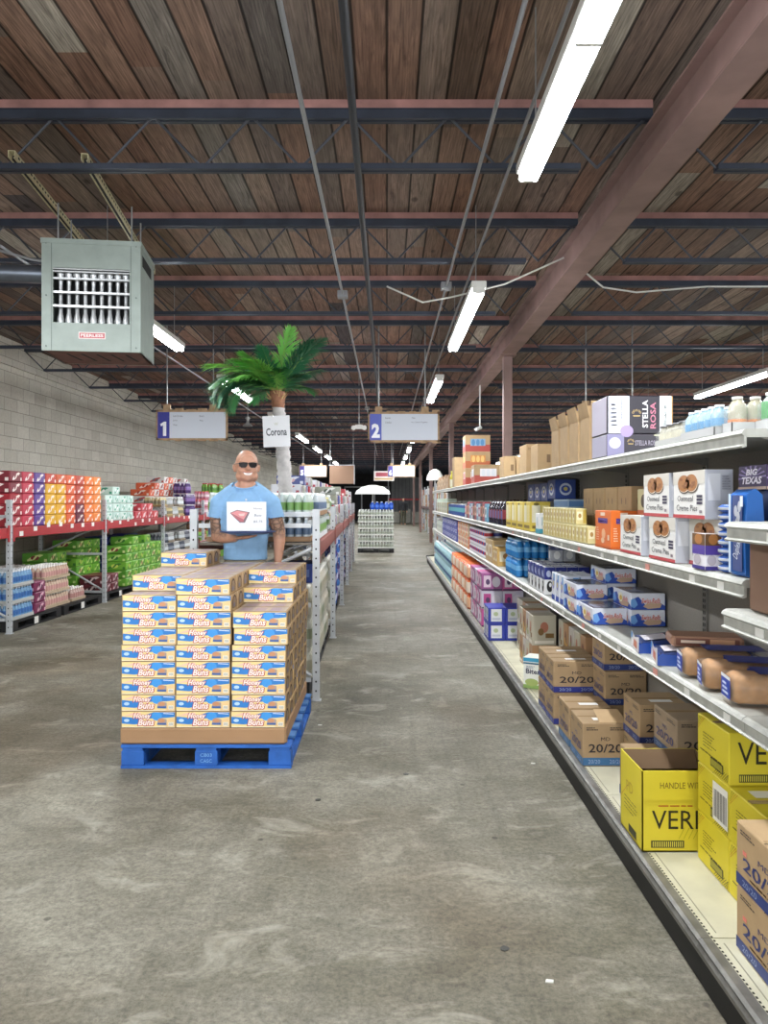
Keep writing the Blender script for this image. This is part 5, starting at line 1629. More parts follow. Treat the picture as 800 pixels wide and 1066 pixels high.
# smile
sm_ = MB()
P = [(-.036, .008), (-.018, .003), (0, .002), (.018, .003), (.036, .009), (.026, -.010), (0, -.017), (-.026, -.010)]
sm_.poly3([(HX + u, -.1205 + abs(u) * .40, 1.819 + v) for u, v in P], C('#f1ece8', .25))
obj('teeth', turn(sm_), standee_fig)
lp = MB()
lp.path([(HX + u, -.1125 + abs(u) * .42, 1.825 + abs(u) * .2) for u in (-.038, -.024, -.008, 0, .008, .024, .038)], .0036, mat('lips', '#a8665c', .4), 6)
lp.path([(HX + u, -.110 + abs(u) * .40, 1.805 + abs(u) * .55) for u in (-.036, -.024, -.008, 0, .008, .024, .036)], .0042, mat('lips', '#a8665c', .4), 6)
obj('lips', turn(lp), standee_fig)
# serving plate and price card
pl = MB()
pm = mat('dark_blue_plate', '#3a4a78', .35)
pl.lathe([(.09, 0), (.13, .002), (.195, .016), (.212, .021), (.212, .026), (.19, .022), (.12, .008), (0, .007)], pm, 32, sx=1, sy=.62)
PLX, PLY, PLZ = PC[0] + .068, PC[1] - .262, 1.3545
tag(obj('serving_plate', pl, loc=(PLX, PLY, PLZ)), 'dark blue oval plate balanced on the open hand', 'plate')
cw, ch = .295, .218
pc_ = MB().box(-cw / 2, cw / 2, -.003, .003, 0, ch, C('#eceef4', .5))
pc_.poly3([(-.125, -.0036, .135), (-.07, -.0036, .158), (.025, -.0036, .140), (-.012, -.0036, .062), (-.05, -.0036, .062)], C('#7c6a70'))
pc_.poly3([(-.118, -.0042, .134), (-.07, -.0042, .152), (.012, -.0042, .138), (-.02, -.0042, .085)], C('#d98c90'))
pc_.poly3([(-.118, -.0046, .130), (-.02, -.0046, .085), (-.022, -.0046, .069), (-.045, -.0046, .069)], C('#b5606a'))
pc_.poly3([(-.06, -.005, .128), (-.01, -.005, .132), (-.02, -.005, .112), (-.05, -.005, .112)], C('#efc3c0'))
for i_, st in enumerate(('Honey', 'Buns', '$5.75')):
    pc_.text(st, (.086, -.0048, .166 - i_ * .048), (1, 0, 0), (0, 0, 1), .018, C('#6a6f80'), shear=.15, maxw=.068 if i_ != 1 else .055, fit='h')
tag(obj('price_card', pc_, loc=(PC[0] + .062, PLY - .02, PLZ + .0275)), 'white price card with a pink picture and handwriting, standing on the plate', 'sign')

# ================================================================== PALM
PLM = (-.985, 7.35)
ZB = 1.29
trunk = mat('palm_trunk_wrap', '#b3afae', .75, noise=.15, nscale=18, bump=.5)
brk = mat('palm_bark', '#8a5f48', .85, noise=.3, nscale=22, bump=.5)
palm = thing('palm_tree', 'artificial palm tree with grey wrapped trunk and green fronds behind the standee', 'palm tree', (PLM[0], PLM[1], ZB))
def ring_tube(b, pts, rad, m, n=16, wob=.012, seed=1):
    r = random.Random(seed)
    vs = []
    for (p, rr) in zip(pts, rad):
        ph = r.uniform(0, 6.28)
        for i in range(n):
            a = 2 * PI * i / n
            q = rr + wob * math.sin(2 * a + ph) * r.uniform(.4, 1)
            vs.append((p[0] + q * math.cos(a), p[1] + q * math.sin(a), p[2] + wob * .6 * math.sin(a + ph)))
    fs = [(k * n + i, k * n + (i + 1) % n, k * n + n + (i + 1) % n, k * n + n + i) for k in range(len(pts) - 1) for i in range(n)]
    b.add(vs, fs + [tuple(reversed(range(n))), tuple(range(len(vs) - n, len(vs)))], m, True)
TH = H + (521 - 410) / 780 * 7.35 - ZB
N = 46
b = MB()
pts = []; rad = []
def tx(u): return .075 * math.sin(u * 1.9) * .0 + (-.07 * u * u - .01 * u)
for k in range(N):
    u = k / (N - 1)
    pts.append((tx(u), 0, .02 + u * (TH - .16))); rad.append(.074 - .012 * u + (.007 if k % 2 else -.003))
ring_tube(b, pts, rad, trunk, wob=.006)
obj('wrapped_trunk', b, palm)
b = MB()
pts = []; rad = []
for k in range(10):
    u = k / 9
    pts.append((-.08 - .01 * u, 0, TH - .15 + u * .17)); rad.append(.058 + .02 * u + (.006 if k % 2 else 0))
ring_tube(b, pts, rad, brk, wob=.006, seed=4)
rr_ = random.Random(9)
for k in range(26):
    a = rr_.uniform(0, 6.28); zz = TH + rr_.uniform(-.06, .06)
    b.tube((-.09 + .07 * math.cos(a), .07 * math.sin(a), zz), (-.09 + .12 * math.cos(a), .12 * math.sin(a), zz + rr_.uniform(.02, .09)), .006, mat('palm_fibre', '#b79a6c', .8), 5, .001)
obj('crown_base', b, palm)
b = MB().lathe([(.08, 0), (.08, .012), (.076, .02), (.076, .05)], mat('base_black', '#2b2b2c', .7), 20)
obj('base_plate', b, palm)
gmats = [mat('frond_' + c, c2, .55) for c, c2 in (('dark', '#2c6b48'), ('mid', '#3f8c4c'), ('light', '#74bf55'), ('lime', '#9fd46c'))]
def frond(yaw, pitch, L, droop, gm, seed):
    r = random.Random(seed)
    b = MB()
    pts = []
    n = 22
    for k in range(n + 1):
        u = k / n
        e = pitch - droop * u * u
        if k == 0: p = Vector((0, 0, 0)); 
        else: p = p + Vector((math.cos(e), 0, math.sin(e))) * (L / n)
        pts.append(p.copy())
    b.path(pts, [.008 * (1 - .8 * k / n) for k in range(n + 1)], mat('frond_stem', '#8fa552', .5), 6)
    gA = gmats[gm]
    for k in range(3, n + 1):
        u = k / n
        ll = L * .40 * math.sin(PI * (.18 + .74 * u)) + .02
        for s in (-1, 1):
            for h_ in (0, .33, .66):
                p = pts[k].lerp(pts[k - 1], h_)
                t_ = (pts[k] - pts[k - 1]).normalized()
                ang = math.radians(50 - 22 * u + r.uniform(-9, 9))
                side = Vector((0, s, 0)); up = t_.cross(Vector((0, 1, 0))) * -1
                dr = (t_ * math.cos(ang) + side * math.sin(ang) + up * r.uniform(-.05, .3)).normalized()
                l2 = ll * r.uniform(.75, 1.15)
                wd_ = .0065
                wv = dr.cross(up).normalized() * wd_
                a1 = p; m1 = p + dr * l2 * .45 + up * .012; e1 = p + dr * l2 + Vector((0, 0, -l2 * .16))
                th = up * .0015
                vs = [a1 - wv * .4, a1 + wv * .4, m1 + wv, m1 - wv, e1, a1 - wv * .4 - th, a1 + wv * .4 - th, m1 + wv - th, m1 - wv - th]
                b.add(vs, [(0, 1, 2, 3), (3, 2, 4), (8, 7, 6, 5), (4, 7, 8)], gA)
    return b
CB = (-.09, 0, TH + .02)
fr_specs = [  # screen angle (deg, 0=right, 90=up), length, toward camera(+)/away(-) deg, colour, droop
    (78, .62, 10, 2, .25), (62, .66, -15, 0, .3), (48, .70, 20, 0, .35), (38, .62, -35, 0, .5), (105, .48, 30, 0, .3), (128, .52, 20, 2, .6), (140, .64, 45, 2, .7),
    (155, .74, 10, 3, .75), (165, .78, -20, 0, .9), (172, .7, 35, 1, 1.0), (195, .70, 10, 1, 1.0), (212, .74, 30, 0, 1.2), (206, .66, -20, 1, 1.3), (188, .6, 30, 0, .9), (222, .66, 20, 0, 1.5), (200, .78, 25, 0, 1.5), (160, .6, 55, 2, .9), (120, .5, 50, 3, .6), (135, .6, -25, 1, .5), (55, .62, 25, 0, .3), (70, .6, -40, 0, .3), (115, .42, 62, 3, .6), (90, .42, 65, 2, .6), (65, .45, 60, 1, .6), (25, .48, 35, 0, .9), (12, .42, -30, 1, 1.1), (150, .5, -50, 0, .8), (180, .5, -50, 1, .9), (75, .45, -50, 1, .5)]
for i, (ang, L, tow, gm, dr_) in enumerate(fr_specs):
    a = math.radians(ang); tw = math.radians(tow)
    dx = math.cos(a) * math.cos(tw); dz = math.sin(a) * math.cos(tw); dy = -math.sin(tw)
    yaw = math.atan2(dy, dx); pitch = math.asin(max(-1, min(1, dz)))
    if ang > 185: pitch = math.radians(4 if ang > 200 else 12)
    b = frond(yaw, min(1.45, pitch + .25 * dr_), L, dr_ + (.55 if ang > 185 else 0), gm, i)
    o = obj('frond', b, palm, CB, yaw)
CY = 7.35 - .12
cx, cz = X_(288, CY) - PLM[0], Z_(449, CY) - ZB

card = tag(obj('brand_card', MB().box(-.13, .13, -.003, .003, -.15, .15, C('#e3e3e8', .5)).text('Corona', (0, -.0045, -.005), (1, 0, 0), (0, 0, 1), .075, C('#43454f'), maxw=.20, fit='h', bold=.02).text('w', (0, -.0045, .07), (1, 0, 0), (0, 0, 1), .03, C('#c9c9bb'), maxw=.04, fit='h').tube((0, .003, .12), (0, .03, .12), .004, gal, 6), loc=(PLM[0] + cx, CY, ZB + cz)), 'square white Corona card hanging on the palm trunk', 'sign')
card.rotation_euler = (0, -.04, 0)
# ================================================================== PALLET RACKS
postm = mat('rack_post', '#c3c7cb', 0.45, 0.2, noise=.08, nscale=9)
rbeam = mat('rack_beam_red', '#a92f33', 0.5, noise=.1, nscale=4)
rbeam2 = mat('rack_beam_faded', '#8e5149', 0.6, noise=.2, nscale=5)
deckw = mat('rack_deck', '#7c746a', .8, noise=.1)
def post_mesh(h, w=.056, d=.05):
    b = MB().box(-w / 2, w / 2, -d / 2, d / 2, 0, h, postm)
    b.box(-w / 2 - .012, w / 2 + .012, -d / 2 - .012, d / 2 + .012, 0, .006, postm)
    n = int((h - .1) / .076)
    for k in range(n):
        z = .08 + k * .076
        for s in (-1, 1):
            a = [(.007 * math.cos(2 * PI * i / 8), .009 * math.sin(2 * PI * i / 8)) for i in range(8)]
            b.poly3([(u, s * (d / 2 + .0008), z + v) for u, v in a], dkm)
            b.poly3([(s * (w / 2 + .0008), u * .8, z + v) for u, v in a], dkm)
    return b.mesh('post')
def rack(label, x, y, rz, side, frames, depth, hpost, zbeam, bm_, endbrace=True, tags=0):
    """side: -1 body lies towards -X of the front line, +1 towards +X"""
    t = thing('pallet_rack', label, 'rack', (x, y, 0), math.radians(rz))
    pmh = post_mesh(hpost)
    xb = side * depth
    for i, fy in enumerate(frames):
        obj('post', pmh, t, (0, fy, 0)); obj('post', pmh, t, (xb, fy, 0))
        for z in (.15, .75, zbeam + .12) if hpost > zbeam + .15 else (.15, .75):
            obj('horizontal_brace', MB().box(min(0, xb) + .04, max(0, xb) - .04, fy - .015, fy + .015, z, z + .035, postm), t)
        obj('diagonal_brace', MB().tube((0 + side * .04, fy, .2), (xb - side * .04, fy, .75), .016, postm, 6), t)
        obj('diagonal_brace', MB().tube((xb - side * .04, fy, .8), (side * .04, fy, zbeam - .05), .016, postm, 6), t)
    for i in range(len(frames) - 1):
        a, c = frames[i] + .036, frames[i + 1] - .036
        for xx in (0, xb):
            bb = MB().cbox(xx - .024, xx + .024, a, c, zbeam - .125, zbeam, bm_, .006)
            o = obj('beam', bb, t)
            for e in (a, c - .0):
                pass
            for s in (a + .001, c - .041):
                obj('beam_bracket', MB().box(xx - side * .027 - .004, xx - side * .027 + .004, s, s + .04, zbeam - .17, zbeam + .03, bm_), o)
            if xx == 0 and tags:
                rr = random.Random(i + 5)
                for k in range(tags):
                    yy = a + .15 + k * (c - a - .3) / max(1, tags)
                    zz = zbeam - .06 + rr.choice((0, .035, -.05))
                    obj('price_tag', MB().box(-side * .0255, -side * .0275, yy, yy + .09, zz, zz + .06, tagm), o)
        obj('deck', MB().box(min(0, xb) + .03, max(0, xb) - .03, a, c, zbeam - .022, zbeam - .004, deckw), t)
    return t
LX, LY, LRZ = -4.655, 6.25, -1.9
rack('long pallet rack with red beams along the concrete block wall', LX, LY, LRZ, -1, [0, 2.8, 5.6, 8.4, 11.2, 14.0, 16.8, 19.6, 22.4], 1.02, 1.62, 1.28, rbeam, tags=7)
CX_, CY_, CRZ = -.57, 6.04, 1.3
rack('low pallet rack down the middle, left of the centre aisle', CX_, CY_, CRZ, -1, [0, 2.75, 5.5, 8.25, 11.0, 13.75], .98, 1.54, 1.27, rbeam2)
def W_of(base, u, v):
    """local rack coordinates (u across, v along) to world"""
    x, y, rz = base; a = math.radians(rz)
    return x + u * math.cos(a) - v * math.sin(a), y + u * math.sin(a) + v * math.cos(a)
LB, CBs = (LX, LY, LRZ), (CX_, CY_, CRZ)

def packmesh(nx, ny, r, h, liquid, cap, label, tray=None, n=8):
    b = MB(); lm = mat('liquid_' + liquid.strip('#'), liquid, .15)
    w, d = nx * 2 * r, ny * 2 * r
    for i in range(nx):
        for j in range(ny):
            if 0 < i < nx - 1 and 0 < j < ny - 1:
                b.lathe([(r * .9, h * .55), (r * .45, h * .88), (r * .45, h), (0, h)], C(cap), n, (-w / 2 + r + i * 2 * r, -d / 2 + r + j * 2 * r, 0)); continue
            c = (-w / 2 + r + i * 2 * r, -d / 2 + r + j * 2 * r, 0)
            b.lathe([(r * .9, .002), (r * .97, h * .1), (r * .95, h * .66), (r * .45, h * .88), (r * .45, h * .92)], lm, n, c)
            b.lathe([(r * .5, h * .9), (r * .5, h), (0, h)], C(cap), n, c)
            b.lathe([(r * .99, h * .28), (r * .99, h * .6)], C(label), n, c)
    if tray:
        b.box(-w / 2 - .004, w / 2 + .004, -d / 2 - .004, d / 2 + .004, 0, h * .2, C(tray, .7))
    return b.mesh('bottle_pack')
def P(mesh, name, base, u, v, z, label, cat, group, rz=0):
    X, Y = W_of(base, u, v)
    return tag(obj(name, mesh, loc=(X, Y, z + .002), rz=math.radians(base[2] + rz)), label, cat, group)
def pallet_mesh(w, d):
    b = MB(); pm_ = mat('black_pallet', '#1f1f21', .6, noise=.2)
    b.box(-w / 2, w / 2, -d / 2, d / 2, .10, .135, pm_)
    b.box(-w / 2, w / 2, -d / 2, -d / 2 + .12, 0, .02, pm_).box(-w / 2, w / 2, d / 2 - .12, d / 2, 0, .02, pm_).box(w / 2 - .12, w / 2, -d / 2, d / 2, 0, .02, pm_).box(-w / 2, -w / 2 + .12, -d / 2, d / 2, 0, .02, pm_)
    for x in (-w / 2 + .07, 0, w / 2 - .07):
        for y in (-d / 2 + .07, 0, d / 2 - .07):
            b.box(x - .07, x + .07, y - .07, y + .07, .02, .10, pm_)
    return b.mesh('pallet')
lpal = pallet_mesh(.98, 1.28)
for i in range(7):
    o = P(lpal, 'black_pallet', LB, -.50, 2.8 + .72 + i * 1.40 - (0 if i % 2 == 0 else .03), -.002, 'black pallet on the floor under the wall rack, %s from the camera' % ORD[i], 'pallet', 'black pallets under the wall rack')
    obj('price_tag', MB().box(.491, .494, -.1, .0, .02, .11, tagm), o)
PZ = .137
# ---- soda 12 packs
def soda(col, ink='#f1e6e0', acc=None):
    dd = (.40, .285, .135)
    b = MB().cbox(-.2, .2, -dd[1] / 2, dd[1] / 2, 0, dd[2], C(col), .012)
    for f in 'ES':
        decal(b, dd, f, 'poly', [(.22, .12), (.5, .3), (.82, .82), (.7, .9), (.42, .72), (.2, .3)], C(ink))
        decal(b, dd, f, 'ell', .5, .5, .16, .25, C(acc or col), lift=.0004)
        decal(b, dd, f, 'poly', [(.4, .3), (.48, .3), (.62, .75), (.52, .75)], C(ink), lift=.0008)
        decal(b, dd, f, 'rect', .84, .1, .95, .4, C(ink), lift=.0004)
    return b.mesh('soda_carton')
cols = ['#a02633', '#c2384c', '#5d3c8e', '#e6b02c', '#e2ab2a', '#dc5f30', '#b8432e', '#e67832', '#ec8a3e', ]
tops = {0: '#7a2230', 3: '#c9452e', 4: '#d65f33'}
sm_c = {c: soda(c) for c in set(cols + list(tops.values()) + ['#6a2038'])}
cn = {'#a02633': 'red', '#c2384c': 'crimson', '#5d3c8e': 'purple', '#e6b02c': 'yellow', '#e2ab2a': 'golden yellow', '#dc5f30': 'red-orange', '#b8432e': 'rust red', '#e67832': 'orange', '#ec8a3e': 'light orange', '#7a2230': 'dark red', '#c9452e': 'red', '#d65f33': 'red-orange', '#6a2038': 'maroon'}
for j, c in enumerate(cols):
    for lv in range(5):
        cc = c
        if j in tops and lv >= (3 if j == 0 else 4): cc = tops[j]
        if j == 6 and lv < 2: cc = '#6a2038'
        P(sm_c[cc], 'soda_carton', LB, -.21, 2.83 + .145 + j * .298, 1.28 + lv * .139, '%s soda 12-pack, %s column from the camera, %s tier' % (cn[cc], ORD[j], ['bottom', 'second', 'third', 'fourth', 'top'][lv]), 'soda carton', 'soda 12-packs on the wall rack')
        if lv == 4 and j < 0:
            P(sm_c[cc], 'soda_carton', LB, -.63, 2.83 + .145 + j * .298, 1.28 + lv * .139, '%s soda 12-pack behind the %s column, %s tier' % (cn[cc], ORD[j], ['bottom', 'second', 'third', 'fourth', 'top'][lv]), 'soda carton', 'soda 12-packs in the back row')
def rrun(base, u, v0, v1, z, meshes, d, h, tiers, name, what, cat, group):
    """a row of stacks along a rack, leaving the frames clear"""
    fr_ = 2.8 if base is LB else 2.75
    j = 0; v = v0
    while v + d <= v1 + .02:
        k = round((v + d / 2) / fr_) * fr_
        if v < k + .03 and v + d > k - .03:
            v = k + .031
            continue
        T = tiers[j % len(tiers)] if isinstance(tiers, list) else tiers
        for lv in range(T):
            P(meshes[(j + lv) % len(meshes)], name, base, u, v + d / 2, z + lv * (h + .003), '%s, %s along, %s tier' % (what, ORD[j], ['bottom', 'second', 'third', 'fourth', 'fifth', 'sixth'][lv]), cat, group)
        v += d + .002; j += 1
mint = [soda('#cfe3da', '#4fa588', '#ffffff'), soda('#bcd8cf', '#e6f0ea', '#3f9a7c')]
redp_ = [soda('#c5434f', '#f2dfe0', '#8f2733'), soda('#cf4b50', '#e9c9c9', '#f2dfe0')]
ctn = [soda('#e2dfdc', '#b9473f', '#6c6a70'), soda('#d9643f', '#f0dfd2', '#b5402c')]
grnc = [soda('#6fae3a', '#c9df8a', '#3a7a2c'), soda('#5d9c34', '#e0e8a0', '#8a3a3a'), soda('#7cb83f', '#3f7f33', '#d8e06a')]
mag = [soda('#7a2d52', '#e3bcc9', '#3a2038')]
Z0_ = 1.28
rrun(LB, -.21, 5.66, 6.9, Z0_, mint, .30, .137, [3, 4, 3, 3], 'soda_carton', 'mint green 12-pack on the wall rack', 'soda carton', 'mint 12-packs')
rrun(LB, -.21, 6.95, 8.2, Z0_, redp_, .30, .137, [1, 2, 2, 1], 'soda_carton', 'red and white 12-pack on the wall rack', 'soda carton', 'red white 12-packs')
tea = packmesh(5, 5, .036, .2, '#c9b987', '#e6e2d0', '#8f8a70', '#b39568')
tea2 = packmesh(5, 5, .036, .2, '#a7a9a6', '#e6e6e6', '#d9dfe2', '#8f8270')
rrun(LB, -.25, 8.5, 10.0, Z0_, [tea2, tea], .37, .2, [2, 2, 1, 2], 'bottle_tray', 'tray of pale bottles on the wall rack', 'bottle pack', 'pale bottle trays')
rrun(LB, -.645, 8.9, 11.6, Z0_, ctn, .30, .137, [4, 5, 5, 6, 6, 6, 5, 6, 5], 'grocery_carton', 'red or white carton by the block wall', 'carton', 'cartons piled by the wall')
purp = packmesh(4, 4, .04, .24, '#4a3668', '#d9d5de', '#7a5f9c')
rrun(LB, -.2, 10.1, 10.8, Z0_, [purp], .33, .24, [3, 2], 'bottle_pack', 'purple bottle pack on the wall rack', 'bottle pack', 'purple bottle packs')
grb = packmesh(4, 4, .04, .25, '#7cb04a', '#b8402f', '#5a8f3a')
pinkb = packmesh(4, 4, .04, .18, '#c48a9c', '#c3363a', '#e6d5d9')
rrun(LB, -.2, 11.3, 12.3, Z0_, [pinkb], .33, .18, [2, 3, 2], 'bottle_pack', 'pink bottle pack on the wall rack', 'bottle pack', 'pink bottle packs')
rrun(LB, -.2, 12.3, 13.3, Z0_, [grb], .33, .25, [3, 2, 3], 'bottle_pack', 'green bottle pack on the wall rack', 'bottle pack', 'green bottle packs')
mixc = [soda('#b03a4a', '#ead9da', '#40303c'), soda('#4a4458', '#c9a9b0', '#a04050'), soda('#c9c3c6', '#8c4a50', '#555a70')]
rrun(LB, -.3, 13.4, 22.0, Z0_, mixc, .30, .137, [3, 4, 2, 3, 4, 4, 2], 'drink_case', 'mixed colour carton far along the wall rack', 'carton', 'far wall rack cartons')
# lower level
wat = packmesh(6, 4, .033, .2, '#7fa6c9', '#eceff2', '#3f6fae', '#b9bbb8')
rrun(LB, -.22, 2.88, 3.42, PZ, [wat], .27, .2, 3, 'water_bottle_pack', 'blue water bottle pack beside the nearest wall rack post', 'bottle pack', 'wall rack water packs')
jui = packmesh(5, 5, .036, .19, '#8a5f3a', '#eae6df', '#6d2f4a', '#a88f6c'); jui2 = packmesh(5, 5, .036, .19, '#d3b9a4', '#efece6', '#c99a94', '#b7a48a')
rrun(LB, -.26, 3.82, 4.58, PZ, [jui2], .375, .19, 3, 'juice_tray', 'tray of pale juice bottles on the black pallet', 'bottle pack', 'juice trays')
rrun(LB, -.635, 3.5, 4.58, PZ, [jui, jui2], .372, .19, 3, 'juice_tray', 'tray of dark juice bottles at the pallet back', 'bottle pack', 'juice trays at the back')
rrun(LB, -.22, 3.45, 3.80, PZ, [mag[0]], .30, .137, 3, 'soda_carton', 'purple carton between the water and juice packs', 'carton', 'purple cartons low')
rrun(LB, -.26, 4.65, 5.2, PZ, [packmesh(5, 6, .036, .19, '#cbb0a6', '#efe8e4', '#b98a84', '#b7a48a')], .44, .19, 1, 'juice_tray', 'single pinkish juice tray beside the dark red cartons', 'bottle pack', None)
dr = [soda('#6a2a33', '#d9c3c4', '#3a2024')]
rrun(LB, -.22, 5.35, 6.5, PZ, dr, .30, .137, 2, 'soda_carton', 'dark red 12-pack low on the pallet', 'soda carton', 'dark red 12-packs')
rrun(LB, -.66, 4.7, 6.6, PZ, grnc, .30, .137, [5, 5, 6, 6, 6, 6], 'soda_carton', 'green soda 12-pack behind the dark red ones', 'soda carton', 'green 12-packs at the back')
rrun(LB, -.22, 6.55, 8.6, PZ, grnc, .30, .137, [5, 6, 5, 6, 5, 5, 5], 'soda_carton', 'green soda 12-pack on the floor pallets', 'soda carton', 'green 12-packs')
blc = [soda('#2c3f98', '#9fb0e0', '#dfe6f5')]
rrun(LB, -.66, 6.8, 8.6, PZ + .0, blc, .30, .137, [6, 7 - 1, 6, 5, 6], 'soda_carton', 'blue soda 12-pack behind the green ones', 'soda carton', 'blue 12-packs')
rrun(LB, -.3, 8.75, 11.1, PZ, [tea2, packmesh(5, 5, .036, .2, '#4f5560', '#c9ccd0', '#8f96a0')], .37, .2, [4, 4, 3, 4], 'bottle_tray', 'grey bottle tray on the lower wall rack', 'bottle pack', 'grey bottle trays low')
rrun(LB, -.3, 11.4, 13.8, PZ, [grb, packmesh(4, 4, .04, .25, '#8a6a4a', '#c9a98a', '#b58a6a')], .33, .25, [4, 3, 4], 'bottle_pack', 'green or brown bottle pack on the lower wall rack', 'bottle pack', 'green brown bottle packs low')
rrun(LB, -.3, 14.1, 21.8, PZ, mixc, .30, .137, [5, 6, 5], 'soda_carton', 'mixed colour carton low on the far wall rack', 'carton', 'far low wall rack cartons') if False else None

# ---- centre rack goods
cw1 = packmesh(4, 6, .033, .2, '#c3cdd2', '#e8ecee', '#5a6f8a', '#9a7a5c')
cw2 = packmesh(4, 6, .033, .2, '#bcc9c4', '#e9efe9', '#77a05a', '#dfe3e6')
for tier in range(2):
    for i in range(3):
        P((cw1, cw2)[tier], 'water_bottle_pack', CBs, -.19 - i * .29, .32, 1.271 + tier * .203, 'water bottle pack on the rack end, %s from the aisle post, %s tier' % (ORD[i], ['bottom', 'top'][tier]), 'bottle pack', 'rack end water packs')
for i, u in enumerate((-.148, -.82)):
    for k in range(3):
        for tier in range(2):
            P((cw2, cw1)[tier], 'water_bottle_pack', CBs, u, .78 + k * .405, 1.271 + tier * .203, 'water bottle pack %s the palm trunk, %s along, %s tier' % (['on the aisle side of', 'left of'][i], ORD[k], ['bottom', 'top'][tier]), 'bottle pack', 'water packs around the palm')
gy = packmesh(4, 6, .033, .17, '#a9ab7c', '#c9c078', '#d6d8c8', '#bfc3c0')
redc = soda('#b8404a', '#efe0e0', '#8a2c3a')
for i in range(3):
    rrun(CBs, -.19 - i * .29, 2.05, 3.7, 1.271, [gy, cw2], .405, .2, [2, 2, 2, 1], 'bottle_pack', 'green labelled bottle pack, row %s from the aisle' % ['one', 'two', 'three'][i], 'bottle pack', 'green labelled packs')
ccol = [soda('#c9ccd0', '#a04a52', '#5a6080'), soda('#b8404a', '#efe0e0', '#8a2c3a'), soda('#4a5490', '#d0d4e4', '#c9a0a8'), soda('#e0dfdc', '#7a8a6a', '#b0655a'), soda('#9aa08c', '#e6e8dc', '#59624f')]
rrun(CBs, -.24, 3.75, 13.4, 1.271, ccol, .30, .137, [2, 2, 3, 3, 2, 3, 4], 'grocery_carton', 'mixed carton on the middle rack aisle side', 'carton', 'middle rack cartons aisle side')
rrun(CBs, -.7, 3.75, 13.4, 1.271, ccol[::-1], .30, .137, [3, 4, 4, 5, 4, 5, 5], 'grocery_carton', 'mixed carton on the middle rack far side', 'carton', 'middle rack cartons far side')
P(wbox('x', (.03, .25, .22), '#e6c21f', []), 'yellow_sign', CBs, -.05, .95, 1.271 + 0, 'plain yellow card standing on the middle rack', 'card', None) if False else None
cpal = pallet_mesh(.86, 1.24)
for i in range(9):
    P(cpal, 'black_pallet', CBs, -.49, .70 + i * 1.36, -.002, 'black pallet under the middle rack, %s from the camera' % ORD[i], 'pallet', 'black pallets under the middle rack')
jug = packmesh(3, 4, .05, .255, '#d4d4c6', '#ecebe2', '#b9b8a4'); jug2 = packmesh(3, 4, .05, .255, '#c4c8bc', '#dfe0d6', '#8f9a80')
rrun(CBs, -.19, .12, 4.0, PZ, [jug, jug2, jug], .41, .255, 3, 'bottle_pack', 'cream bottle pack low in the middle rack', 'bottle pack', 'cream bottle packs')
blj = packmesh(3, 4, .05, .255, '#3f74c4', '#8fb0e0', '#cfdaf0'); 
P(wbox('x', (.3, .4, .16), '#2f4fae', [('ES', 'rect', (.1, .3, .9, .7, C('#6f8fd6')))]), 'blue_tub', CBs, -.2, .5, PZ + .774, 'blue box on top of the cream bottle packs', 'box', None)
gt = packmesh(4, 6, .033, .2, '#b4b84a', '#d9d9a0', '#e6e6b0')
rrun(CBs, -.6, .12, 4.0, PZ, [jug2, gt], .41, .255, 3, 'bottle_pack', 'pale bottle pack in the back row of the middle rack', 'bottle pack', 'pale bottle packs back row')
rrun(CBs, -.19, 4.3, 8.0, PZ, [blj, packmesh(3, 4, .05, .255, '#5a4f8a', '#c9c4dc', '#8f86b8')], .41, .255, [4, 4, 3], 'bottle_pack', 'blue bottle pack low in the middle rack', 'bottle pack', 'blue bottle packs')
rrun(CBs, -.19, 8.3, 13.2, PZ, [mixc[1], mixc[2]], .30, .137, [6, 5], 'drink_case', 'dark carton low in the far middle rack', 'carton', 'dark cartons far middle rack')

